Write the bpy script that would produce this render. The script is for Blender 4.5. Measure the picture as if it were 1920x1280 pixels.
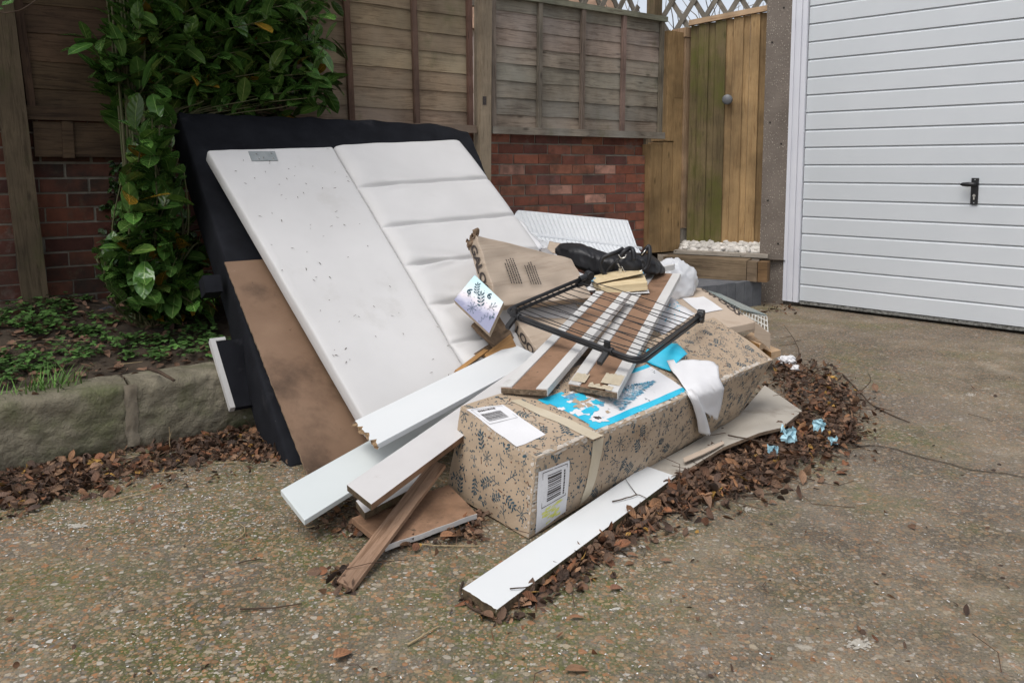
import bpy, bmesh, math, random
import numpy as np
from mathutils import Vector, noise as mnoise
for o in list(bpy.data.objects): bpy.data.objects.remove(o)
C = bpy.context.scene.collection
R = math.radians
rnd = random.Random(7)

# ------------------------------------------------------------ camera
FL, CX, CY, PITCH, CH = 1500., 960., 465., math.atan(150/1500.), 1.05
cam = bpy.data.objects.new('camera', bpy.data.cameras.new('camera')); C.objects.link(cam)
cam.location = (0, 0, CH); cam.rotation_euler = (R(90)-PITCH, 0, 0)
cam.data.sensor_width = 36; cam.data.lens = 36*FL/1920; cam.data.shift_y = -(640-CY)/1920
cam.data.clip_start = .05; cam.data.clip_end = 400
bpy.context.scene.camera = cam
# ------------------------------------------------------------ sky, sun, exposure (overcast)
sc = bpy.context.scene
w = bpy.data.worlds.new('World'); sc.world = w; w.use_nodes = True
nt = w.node_tree; bg = nt.nodes['Background']
sky = nt.nodes.new('ShaderNodeTexSky'); sky.sky_type = 'NISHITA'; sky.sun_disc = False
SUN_EL, SUN_AZ = 62, 215
sky.sun_elevation = R(SUN_EL); sky.sun_rotation = R(SUN_AZ); sky.dust_density = 3.; sky.air_density = .8
hsv = nt.nodes.new('ShaderNodeHueSaturation'); hsv.inputs['Saturation'].default_value = .35
nt.links.new(sky.outputs[0], hsv.inputs['Color']); nt.links.new(hsv.outputs[0], bg.inputs['Color'])
bg.inputs['Strength'].default_value = .12
sl = bpy.data.lights.new('sun', 'SUN'); sl.energy = .8; sl.angle = R(35); sl.color = (1, .97, .93)
so = bpy.data.objects.new('sun', sl); C.objects.link(so)
az = R(SUN_AZ); el = R(SUN_EL)
sdir = Vector((math.sin(az)*math.cos(el), math.cos(az)*math.cos(el), math.sin(el)))
so.rotation_euler = sdir.to_track_quat('Z', 'Y').to_euler(); so.location = (0, 0, 8)
sc.view_settings.view_transform = 'Standard'; sc.view_settings.look = 'None'
sc.view_settings.exposure = .82; sc.view_settings.gamma = 1
sc.cycles.max_bounces = 6; sc.cycles.diffuse_bounces = 3; sc.cycles.use_denoising = True

# ------------------------------------------------------------ pixel -> place
COSP, SINP = math.cos(PITCH), math.sin(PITCH)
A = lambda *v: np.array(v, float)
C0 = A(0, 0, CH)
def ray(px, py):
    x = (px-CX)/FL; y = (CY-py)/FL
    return A(x, COSP+y*SINP, -SINP+y*COSP)
def G(px, py, z=0.):
    d = ray(px, py); return C0+d*((z-CH)/d[2])
def D(px, py, Y):
    d = ray(px, py); return C0+d*(Y/d[1])
def proj(p):
    v = np.asarray(p)-C0; z = v[1]*COSP-v[2]*SINP; y = v[1]*SINP+v[2]*COSP
    return CX+FL*v[0]/z, CY-FL*y/z
P0 = A(-.131, 5.64, 0); WD = A(2040, 1500, 0); WD /= np.linalg.norm(WD); WN = A(WD[1], -WD[0], 0); ZZ = A(0, 0, 1)
def wf(s, off, z): return P0+WD*s+WN*off+ZZ*z                  # frame of the garden wall
def W(px, py, off=0.):
    d = ray(px, py); return C0+d*(np.dot(P0+off*WN-C0, WN)/np.dot(d, WN))
def WS(px, py, off=0.):
    p = W(px, py, off); return float(np.dot(p-P0, WD)), float(p[2])
def onplane(P, N):
    return lambda px, py, k=0.: C0+ray(px, py)*(np.dot(P+k*N-C0, N)/np.dot(ray(px, py), N))
def nrm(v): return v/np.linalg.norm(v)
def nz(p, sc_=1., seed=0): return mnoise.noise(Vector((p[0]*sc_+seed*7.3, p[1]*sc_-seed*3.1, p[2]*sc_+seed*1.7)))

# ------------------------------------------------------------ materials
MT = {}
def nd(t, typ, **kw):
    n = t.nodes.new(typ)
    for k, v in kw.items(): setattr(n, k, v)
    return n
def ramp(t, src, stops):
    r = nd(t, 'ShaderNodeValToRGB'); e = r.color_ramp.elements
    while len(e) < len(stops): e.new(.5)
    for q, (p, c) in zip(e, stops):
        q.position = p; q.color = (*c, 1) if len(c) == 3 else c
    t.links.new(src, r.inputs[0]); return r.outputs[0]
def mapping(t, coord, scale, loc=(0, 0, 0)):
    tc = nd(t, 'ShaderNodeTexCoord'); m = nd(t, 'ShaderNodeMapping')
    m.inputs['Scale'].default_value = scale; m.inputs['Location'].default_value = loc
    t.links.new(tc.outputs[coord], m.inputs[0]); return m.outputs[0]
def noise_(t, vec, scale, detail=4, rough=.55, dist=0):
    n = nd(t, 'ShaderNodeTexNoise'); n.inputs['Scale'].default_value = scale; n.inputs['Detail'].default_value = detail
    n.inputs['Roughness'].default_value = rough; n.inputs['Distortion'].default_value = dist
    t.links.new(vec, n.inputs['Vector']); return n.outputs['Fac']
def mixc(t, fac, a, b, blend='MIX'):
    m = nd(t, 'ShaderNodeMix', data_type='RGBA', blend_type=blend)
    for s, v in ((m.inputs[0], fac), (m.inputs[6], a), (m.inputs[7], b)):
        if hasattr(v, 'links') or hasattr(v, 'is_linked'): t.links.new(v, s)
        elif isinstance(v, (int, float)): s.default_value = v
        else: s.default_value = (*v, 1)
    return m.outputs[2]
def math_(t, op, a, b=0.):
    m = nd(t, 'ShaderNodeMath', operation=op)
    for s, v in ((m.inputs[0], a), (m.inputs[1], b)):
        if isinstance(v, (int, float)): s.default_value = v
        else: t.links.new(v, s)
    return m.outputs[0]
def newmat(name):
    m = bpy.data.materials.new(name); m.use_nodes = True
    t = m.node_tree; return m, t, t.nodes['Principled BSDF']
def pm(name, c1, c2, scale=6, stretch=(1, 1, 1), rough=.7, bump=0., bscale=80, bstretch=None, coord='Object',
       spots=(), attr=False, spec=.4, grain=0., trans=0., metal=0., coat=0., bdist=.004):
    """noise-mottled surface; spots = (colour, scale, from, to[, stretch]) worn or dirty patches"""
    m, t, b = newmat(name)
    v = mapping(t, coord, stretch)
    f = noise_(t, v, scale, 6)
    col = ramp(t, f, [(.3, c1), (.7, c2)])
    if attr:
        a = nd(t, 'ShaderNodeAttribute', attribute_name='col')
        col = mixc(t, 1., col, a.outputs['Color'], 'MULTIPLY')
    for s in spots:
        sv = mapping(t, coord, s[4] if len(s) > 4 else (1, 1, 1), (3.1*len(s[0]), s[1], 1.7))
        k = ramp(t, noise_(t, sv, s[1], 6, .65), [(s[2], (0, 0, 0)), (s[3], (1, 1, 1))])
        col = mixc(t, k, col, s[0])
    t.links.new(col, b.inputs['Base Color'])
    b.inputs['Roughness'].default_value = rough; b.inputs['Specular IOR Level'].default_value = spec
    b.inputs['Metallic'].default_value = metal; b.inputs['Coat Weight'].default_value = coat
    if trans: b.inputs['Transmission Weight'].default_value = trans
    if bump:
        bn = nd(t, 'ShaderNodeBump'); bn.inputs['Strength'].default_value = bump; bn.inputs['Distance'].default_value = bdist
        t.links.new(noise_(t, mapping(t, coord, bstretch or stretch), bscale, 6, .65), bn.inputs['Height'])
        t.links.new(bn.outputs[0], b.inputs['Normal'])
    MT[name] = m; return m
def wood(name, dark, light, knots=True, moss=None, rough=.8, gs=1., bump=.5, grey=None, attr=True):
    """timber: UV x runs along the board"""
    m, t, b = newmat(name)
    v = mapping(t, 'UV', (2.2*gs, 34*gs, 1))
    a = nd(t, 'ShaderNodeAttribute', attribute_name='col')
    g = noise_(t, v, 1.6, 8, .7, 1.2)
    col = ramp(t, g, [(.36, dark), (.53, light), (.66, tuple(x*.78 for x in light))])
    v3 = mapping(t, 'Object', (1, 1, 1))
    big = ramp(t, noise_(t, v3, 3.5, 5), [(.35, (.62, .62, .62)), (.65, (1.12, 1.12, 1.12))])
    col = mixc(t, 1., col, big, 'MULTIPLY')
    if grey: col = mixc(t, ramp(t, noise_(t, v3, 2.2, 6), [(.42, (0, 0, 0)), (.66, (.8, .8, .8))]), col, grey)
    if knots:
        vo = nd(t, 'ShaderNodeTexVoronoi'); vo.inputs['Scale'].default_value = 1.; t.links.new(mapping(t, 'UV', (3.2, 9, 1)), vo.inputs['Vector'])
        k = ramp(t, vo.outputs['Distance'], [(.03, (1, 1, 1)), (.12, (0, 0, 0))])
        col = mixc(t, math_(t, 'MULTIPLY', k, .75), col, tuple(x*.3 for x in dark))
    col = mixc(t, 1., col, a.outputs['Color'], 'MULTIPLY')
    if moss:
        mk = ramp(t, noise_(t, mapping(t, 'Object', (1, 1, .7)), moss[1], 7, .7), [(moss[2], (0, 0, 0)), (moss[3], (1, 1, 1))])
        col = mixc(t, mk, col, moss[0])
    t.links.new(col, b.inputs['Base Color']); b.inputs['Roughness'].default_value = rough
    b.inputs['Specular IOR Level'].default_value = .3
    bn = nd(t, 'ShaderNodeBump'); bn.inputs['Strength'].default_value = bump; bn.inputs['Distance'].default_value = .004
    t.links.new(g, bn.inputs['Height']); t.links.new(bn.outputs[0], b.inputs['Normal'])
    MT[name] = m; return m
def drive_mat():
    m, t, b = newmat('exposed_aggregate_concrete')
    v = mapping(t, 'Object', (1, 1, 1))
    big = noise_(t, v, .9, 6, .6); mid = noise_(t, v, 6, 6, .65); fine = noise_(t, v, 160, 4, .7)
    col = ramp(t, mid, [(.3, (.078, .066, .044)), (.52, (.145, .121, .086)), (.75, (.235, .205, .158))])
    # greyer, darker worn band down the middle right
    col = mixc(t, ramp(t, big, [(.4, (0, 0, 0)), (.62, (.75, .75, .75))]), col, (.118, .100, .082))
    col = mixc(t, 1., col, ramp(t, noise_(t, mapping(t, 'Object', (1, 1, 1), (3, 8, 0)), 1.5, 7, .68), [(.32, (.58, .57, .56)), (.5, (1, 1, 1)), (.68, (1.5, 1.48, 1.42))]), 'MULTIPLY')
    # moss
    gx = nd(t, 'ShaderNodeSeparateXYZ'); t.links.new(v, gx.inputs[0])
    left = ramp(t, math_(t, 'MULTIPLY_ADD', gx.outputs[0], -.35), [(0, (0, 0, 0)), (1, (1, 1, 1))])
    mo = math_(t, 'ADD', noise_(t, mapping(t, 'Object', (1, 1, 1), (5, 2, 0)), 2.1, 8, .7), math_(t, 'MULTIPLY', left, .11))
    mm = ramp(t, mo, [(.5, (0, 0, 0)), (.66, (.8, .8, .8))])
    spot = nd(t, 'ShaderNodeVectorMath', operation='DISTANCE'); t.links.new(v, spot.inputs[0]); spot.inputs[1].default_value = (.06, 1.74, 0)
    near = ramp(t, spot.outputs['Value'], [(.0, (.16, .16, .16)), (.42, (0, 0, 0))]); mo2 = math_(t, 'ADD', mo, near)
    mm = ramp(t, mo2, [(.5, (0, 0, 0)), (.66, (.85, .85, .85))])
    col = mixc(t, math_(t, 'MULTIPLY', mm, ramp(t, noise_(t, v, 24, 6, .7), [(.34, (0, 0, 0)), (.58, (1, 1, 1))])), col, (.085, .095, .022))
    col = mixc(t, .9, col, ramp(t, fine, [(.32, (.45, .45, .45)), (.66, (1.5, 1.5, 1.5))]), 'MULTIPLY')
    hs = [fine]
    for sc_, th, loc, amt, stretch in ((70, .60, 0, 1., (1, 1.25, 1)), (135, .62, 9, 1., (1.2, 1, 1)), (46, .36, 4, 1., (1, 1.15, 1))):
        vo = nd(t, 'ShaderNodeTexVoronoi'); vo.inputs['Scale'].default_value = sc_; vo.inputs['Randomness'].default_value = 1.
        wv = mapping(t, 'Object', stretch, (loc, loc*.3, 0))
        wob = nd(t, 'ShaderNodeTexNoise'); wob.inputs['Scale'].default_value = sc_*.9; t.links.new(wv, wob.inputs['Vector'])
        add = nd(t, 'ShaderNodeVectorMath', operation='MULTIPLY_ADD'); t.links.new(wob.outputs['Color'], add.inputs[0])
        add.inputs[1].default_value = (.012*60/sc_,)*3; t.links.new(wv, add.inputs[2]); t.links.new(add.outputs[0], vo.inputs['Vector'])
        sp = nd(t, 'ShaderNodeSeparateColor'); t.links.new(vo.outputs['Color'], sp.inputs[0])
        pc = ramp(t, sp.outputs[0], [(0, (.17, .09, .04)), (.16, (.30, .19, .10)), (.3, (.25, .19, .125)), (.42, (.36, .15, .06)), (.54, (.38, .28, .16)), (.66, (.13, .12, .115)), (.76, (.21, .18, .14)), (.86, (.40, .33, .23)), (.965, (.46, .42, .36)), (1, (.58, .56, .52))])
        size = math_(t, 'MULTIPLY', sp.outputs[1], th*1.15)
        edge = math_(t, 'SUBTRACT', size, vo.outputs['Distance'])
        mk = ramp(t, math_(t, 'MULTIPLY_ADD', edge, 9.), [(.0, (0, 0, 0)), (.35, (1, 1, 1))])
        keep = ramp(t, sp.outputs[2], [(.16, (0, 0, 0)), (.18, (1, 1, 1))])
        mk = math_(t, 'MULTIPLY', mk, keep)
        wear = ramp(t, noise_(t, mapping(t, 'Object', (1, 1, 1), (loc+2, 7, 0)), 3.3, 5, .65), [(.34, (.42, .42, .42)), (.6, (amt,)*3)])
        mk = math_(t, 'MULTIPLY', mk, wear); mk = math_(t, 'MULTIPLY', mk, ramp(t, gx.outputs[0], [(.0, (1, 1, 1)), (.9, (.62, .62, .62))]))
        col = mixc(t, math_(t, 'MULTIPLY', mk, .85), col, pc); hs.append(mk)
    # pale lichen / paint splashes
    sp2 = ramp(t, noise_(t, mapping(t, 'Object', (1, 1, 1), (11, 4, 0)), 5., 7, .7), [(.665, (0, 0, 0)), (.71, (.75, .75, .75))])
    col = mixc(t, sp2, col, (.42, .38, .31))
    t.links.new(col, b.inputs['Base Color']); b.inputs['Roughness'].default_value = .82; b.inputs['Specular IOR Level'].default_value = .35
    h = math_(t, 'ADD', math_(t, 'MULTIPLY', hs[1], .6), math_(t, 'MULTIPLY', hs[2], .4))
    h = math_(t, 'ADD', h, math_(t, 'MULTIPLY', fine, .5)); h = math_(t, 'ADD', h, math_(t, 'MULTIPLY', hs[3], .8))
    bn = nd(t, 'ShaderNodeBump'); bn.inputs['Strength'].default_value = .7; bn.inputs['Distance'].default_value = .004
    t.links.new(h, bn.inputs['Height']); t.links.new(bn.outputs[0], b.inputs['Normal'])
    MT['drive'] = m
drive_mat()
def leafmat(name, dark, light, rib, rough=.3, trans=.0):
    m, t, b = newmat(name)
    a = nd(t, 'ShaderNodeAttribute', attribute_name='col')
    uv = nd(t, 'ShaderNodeTexCoord'); sx = nd(t, 'ShaderNodeSeparateXYZ'); t.links.new(uv.outputs['UV'], sx.inputs[0])
    col = ramp(t, noise_(t, mapping(t, 'Object', (1, 1, 1)), 25, 4), [(.3, dark), (.7, light)])
    side = math_(t, 'ABSOLUTE', math_(t, 'SUBTRACT', sx.outputs[1], .5))
    vein = nd(t, 'ShaderNodeTexWave'); vein.bands_direction = 'X'; vein.inputs['Scale'].default_value = 1.6; vein.inputs['Distortion'].default_value = 1.5
    cmb = nd(t, 'ShaderNodeCombineXYZ'); t.links.new(math_(t, 'SUBTRACT', sx.outputs[0], math_(t, 'MULTIPLY', side, .5)), cmb.inputs[0]); t.links.new(cmb.outputs[0], vein.inputs['Vector'])
    col = mixc(t, ramp(t, side, [(.012, (1, 1, 1)), (.035, (0, 0, 0))]), col, rib)
    col = mixc(t, 1., col, a.outputs['Color'], 'MULTIPLY')
    t.links.new(col, b.inputs['Base Color']); b.inputs['Roughness'].default_value = rough; b.inputs['Specular IOR Level'].default_value = .5
    bn = nd(t, 'ShaderNodeBump'); bn.inputs['Strength'].default_value = .35; bn.inputs['Distance'].default_value = .003
    t.links.new(math_(t, 'ADD', vein.outputs['Fac'], noise_(t, mapping(t, 'Object', (1, 1, 1)), 60, 3)), bn.inputs['Height']); t.links.new(bn.outputs[0], b.inputs['Normal'])
    MT[name] = m
leafmat('laurel_leaf', (.038, .095, .023), (.085, .178, .038), (.20, .31, .10), rough=.22)
leafmat('dead_leaf', (.080, .050, .031), (.215, .130, .078), (.19, .115, .065), rough=.75)
leafmat('weed_leaf', (.065, .14, .028), (.12, .25, .05), (.08, .16, .04), rough=.6)
pm('soil', (.034, .025, .017), (.085, .062, .042), 14, rough=.95, bump=1., bscale=60, spots=[((.10, .07, .045), 40, .58, .7)])
pm('kerb_stone', (.15, .132, .09), (.27, .24, .175), 7, rough=.9, bump=1., bscale=30, bdist=.02, spots=[((.11, .115, .055), 4, .5, .68), ((.30, .28, .23), 18, .68, .72), ((.06, .055, .048), 3, .6, .75)])
pm('mortar', (.17, .15, .12), (.28, .255, .21), 18, rough=.95, bump=.8, bscale=120)
pm('kerb_mortar', (.15, .125, .09), (.25, .215, .16), 18, rough=.95, bump=.8, bscale=120)
pm('brick', (.75, .72, .7), (1.15, 1.1, 1.05), 22, rough=.9, bump=.7, bscale=90, attr=True, spots=[((.20, .165, .145), 5, .60, .74), ((.03, .024, .019), 3.1, .50, .72), ((.10, .07, .05), 14, .56, .72), ((.42, .38, .34), 60, .72, .76)])
wood('weathered_fence', (.145, .112, .086), (.30, .25, .195), moss=((.105, .108, .048), 2.6, .56, .78), grey=(.30, .275, .235))
wood('brown_fence', (.055, .033, .019), (.13, .083, .048), moss=((.05, .055, .02), 2.4, .58, .78))
wood('grey_batten', (.125, .10, .075), (.27, .225, .175))
wood('bat_wood', (.085, .058, .04), (.175, .13, .095))
wood('post_timber', (.19, .145, .095), (.31, .245, .17), moss=((.075, .08, .035), 2.2, .58, .8))
wood('mossy_post', (.07, .05, .03), (.135, .10, .062), moss=((.06, .075, .018), 2.0, .5, .7))
wood('new_timber', (.25, .15, .065), (.39, .255, .12), rough=.7, bump=.3)
wood('pale_timber', (.36, .22, .12), (.52, .36, .22), rough=.7, bump=.3, knots=False)
wood('mossy_board', (.085, .06, .028), (.17, .125, .062), moss=((.085, .088, .014), 2.6, .46, .68))
wood('sleeper', (.10, .07, .042), (.2, .145, .09), rough=.85)
wood('trellis_timber', (.13, .11, .085), (.27, .24, .195), knots=False)
wood('pine', (.30, .15, .05), (.42, .23, .085), rough=.6, bump=.2)
wood('hardwood', (.17, .098, .058), (.32, .205, .135), rough=.65, bump=.4, knots=False)
wood('rotted_board', (.10, .062, .035), (.22, .15, .095), bump=.8)
def agg(name, base, base2, lights, sc1=95):
    m, t, b = newmat(name); v = mapping(t, 'Object', (1, 1, 1))
    col = ramp(t, noise_(t, v, 5, 6), [(.3, base), (.7, base2)])
    vo = nd(t, 'ShaderNodeTexVoronoi'); vo.inputs['Scale'].default_value = sc1; t.links.new(mapping(t, 'Object', (1, 1, .6)), vo.inputs['Vector'])
    sp = nd(t, 'ShaderNodeSeparateColor'); t.links.new(vo.outputs['Color'], sp.inputs[0])
    mk = math_(t, 'MULTIPLY', ramp(t, vo.outputs['Distance'], [(.22, (1, 1, 1)), (.36, (0, 0, 0))]), ramp(t, sp.outputs[0], [(.38, (0, 0, 0)), (.43, (1, 1, 1))]))
    col = mixc(t, mk, col, ramp(t, sp.outputs[1], [(0, lights[0]), (1, lights[1])]))
    t.links.new(col, b.inputs['Base Color']); b.inputs['Roughness'].default_value = .9
    bn = nd(t, 'ShaderNodeBump'); bn.inputs['Strength'].default_value = .8; bn.inputs['Distance'].default_value = .004
    t.links.new(math_(t, 'ADD', mk, noise_(t, v, 50, 6)), bn.inputs['Height']); t.links.new(bn.outputs[0], b.inputs['Normal']); MT[name] = m
agg('pillar_concrete', (.135, .112, .093), (.20, .168, .14), ((.25, .20, .16), (.42, .38, .32)))
pm('white_upvc', (.62, .63, .68), (.69, .70, .74), 3, rough=.35, spots=[((.55, .55, .52), 9, .66, .8)])
pm('garage_white', (.535, .565, .585), (.59, .615, .635), 1.5, rough=.42, bump=.04, bscale=200, spots=[((.5, .51, .5), 6, .68, .85), ((.22, .2, .17), 75, .76, .79)])
pm('door_grime', (.03, .028, .02), (.3, .3, .28), 60, rough=.9)
pm('dark_gap', (.012, .011, .01), (.02, .018, .016), 9, rough=.9)
pm('black_plastic', (.012, .012, .013), (.022, .022, .024), 20, rough=.4, spots=[((.06, .06, .06), 40, .7, .8)])
pm('black_cloth', (.0075, .008, .0105), (.015, .016, .020), 9, spec=.15, rough=.9, bump=.35, bscale=500, spots=[((.045, .045, .05), 5, .6, .8), ((.32, .31, .29), 55, .745, .755)])
pm('white_cloth', (.53, .52, .51), (.60, .59, .58), 2.2, rough=.85, bump=.18, bscale=420, spots=[((.47, .455, .43), 3.0, .60, .82), ((.40, .375, .335), 11, .70, .80), ((.10, .085, .06), 95, .762, .775)])
pm('hardboard', (.17, .102, .062), (.23, .145, .092), 5, rough=.7, bump=.15, bscale=260, spots=[((.06, .036, .022), 2.3, .52, .70), ((.30, .23, .175), 9, .63, .74), ((.07, .04, .024), 30, .68, .74), ((.5, .46, .4), 120, .755, .77)])
pm('hardboard_edge', (.11, .07, .04), (.2, .14, .09), 40, rough=.9, bump=.6)
pm('white_laminate', (.64, .66, .665), (.70, .715, .715), 2, rough=.33, spots=[((.58, .57, .55), 7, .68, .82), ((.13, .11, .09), 110, .765, .775)])
pm('grey_laminate', (.56, .60, .595), (.63, .665, .66), 2, rough=.3, spots=[((.5, .51, .5), 7, .66, .84)])
pm('dirty_laminate', (.50, .485, .475), (.60, .585, .575), 3, rough=.5, spots=[((.36, .33, .30), 8, .62, .8), ((.11, .09, .07), 85, .72, .76)])
pm('chipboard', (.20, .125, .065), (.36, .245, .14), 90, rough=.95, bump=1., bscale=140, spots=[((.09, .055, .03), 30, .58, .66)])
pm('wet_chipboard', (.05, .034, .02), (.13, .09, .05), 60, rough=.9, bump=1., bscale=120, spots=[((.05, .06, .015), 9, .5, .66), ((.3, .28, .24), 55, .66, .72)])
pm('brown_board', (.20, .112, .064), (.30, .178, .108), 7, (1, 1, 1), rough=.75, bump=.3, bscale=150, spots=[((.10, .056, .032), 7, .50, .72), ((.07, .05, .033), 55, .62, .72), ((.45, .4, .34), 100, .76, .78)])
pm('bead_white', (.54, .53, .51), (.62, .61, .59), 4, rough=.5, spots=[((.40, .38, .35), 9, .6, .76), ((.12, .1, .08), 90, .74, .77)])
pm('cardboard', (.41, .33, .255), (.48, .39, .305), 3, rough=.85, bump=.12, bscale=160, spots=[((.37, .285, .21), 5, .6, .76), ((.36, .28, .21), 4, .5, .72, (1, 1, 26)), ((.16, .12, .09), 60, .74, .77)])
pm('gift_cardboard', (.36, .27, .185), (.43, .335, .24), 3.5, rough=.6, bump=.12, bscale=160, spots=[((.29, .20, .125), 4, .6, .78), ((.52, .45, .37), 9, .68, .78)])
pm('damp_cardboard', (.33, .30, .255), (.43, .395, .34), 4, rough=.85, bump=.2, bscale=120, spots=[((.24, .205, .165), 5, .57, .72), ((.5, .47, .42), 7, .64, .76)])
pm('card_edge', (.13, .085, .055), (.26, .18, .115), 30, (1, 1, 4), rough=.9, bump=.8)
pm('tape', (.47, .40, .285), (.56, .49, .37), 9, rough=.35, spots=[((.4, .31, .2), 14, .6, .7)])
pm('paper', (.62, .615, .62), (.70, .695, .70), 3, rough=.75, bump=.15, bscale=30, spots=[((.55, .52, .48), 10, .7, .82)])
pm('ink_teal', (.02, .052, .072), (.05, .095, .12), 30, rough=.7)
pm('ink_faint', (.13, .145, .14), (.20, .20, .185), 30, rough=.7)
pm('ink_rust', (.09, .035, .018), (.14, .06, .03), 30, rough=.7)
pm('ink_black', (.03, .024, .022), (.075, .06, .055), 120, rough=.8)
pm('ink_grey', (.28, .265, .26), (.40, .385, .38), 300, rough=.8)
pm('cyan_print', (.012, .40, .60), (.05, .50, .68), 12, rough=.4, spots=[((.6, .72, .76), 26, .66, .71)])
pm('tree_print', (.06, .22, .37), (.20, .40, .53), 60, rough=.5)
pm('highlighter', (.55, .56, .06), (.7, .7, .28), 40, rough=.7)
pm('handbag_leather', (.010, .010, .0115), (.017, .017, .019), 14, rough=.43, bump=.2, bscale=300, spots=[((.03, .03, .034), 4, .6, .8)])
pm('bright_metal', (.6, .59, .56), (.75, .74, .7), 20, rough=.25, metal=1.)
pm('zinc', (.30, .33, .33), (.44, .46, .46), 16, rough=.5, metal=.6)
pm('book_page', (.55, .43, .25), (.66, .54, .34), 8, (1, 1, 30), rough=.8, bump=.5, bscale=60, bstretch=(1, 1, 12))
pm('drawer_plastic', (.62, .645, .665), (.70, .72, .735), 4, rough=.3, spots=[((.5, .5, .48), 12, .64, .78)], trans=.12)
pm('bag_film', (.74, .76, .79), (.84, .85, .87), 6, rough=.25, trans=.35)
pm('block_grey', (.085, .09, .10), (.145, .15, .16), 9, rough=.85, bump=.6, bscale=90)
pm('flagstone', (.25, .22, .18), (.36, .32, .27), 8, rough=.9, bump=.4, spots=[((.12, .09, .06), 30, .6, .68)])
pm('pebble', (.48, .45, .41), (.66, .63, .58), 7, rough=.7, attr=True)
pm('twig', (.035, .022, .015), (.085, .055, .035), 30, rough=.9, bump=.6)
pm('straw', (.26, .19, .10), (.40, .31, .18), 20, rough=.8)
pm('green_stem', (.07, .09, .03), (.12, .10, .05), 20, rough=.7)
pm('shelf_glass', (.42, .5, .5), (.5, .57, .57), 5, rough=.15, trans=.5)
pm('wire_white', (.45, .44, .40), (.60, .59, .55), 30, rough=.45)
pm('house_render', (.34, .27, .23), (.42, .34, .30), 5, rough=.9)
pm('rock', (.04, .042, .055), (.085, .088, .105), 9, rough=.8, bump=.8)
pm('knob_grey', (.10, .105, .112), (.15, .155, .16), 10, rough=.35)
pm('shred_blue', (.30, .52, .60), (.42, .62, .68), 12, rough=.4)
pm('scuff', (.46, .40, .33), (.56, .51, .45), 40, rough=.8)
pm('raw_end', (.085, .06, .04), (.21, .155, .105), 90, rough=.95, bump=1., bscale=160, spots=[((.45, .43, .39), 75, .66, .72)])
pm('pale_splash', (.34, .31, .26), (.46, .43, .37), 60, rough=.9, bump=.6, spots=[((.2, .16, .12), 120, .58, .68)])
pm('fleck', (.9, .9, .9), (1.1, 1.1, 1.1), 10, rough=.8, attr=True)
def printcard():
    m, t, b = newmat('calendar_print'); v = mapping(t, 'UV', (1, 1, 1)); sx = nd(t, 'ShaderNodeSeparateXYZ'); t.links.new(v, sx.inputs[0])
    f = math_(t, 'ADD', sx.outputs[1], math_(t, 'MULTIPLY', math_(t, 'SUBTRACT', noise_(t, v, 6, 3), .5), .35))
    t.links.new(ramp(t, f, [(0, (.18, .19, .30)), (.14, (.38, .38, .48)), (.28, (.60, .55, .58)), (.45, (.58, .64, .67)), (.8, (.45, .64, .68)), (1, (.42, .62, .66))]), b.inputs['Base Color'])
    b.inputs['Roughness'].default_value = .4; MT['calendar_print'] = m
printcard()

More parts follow.
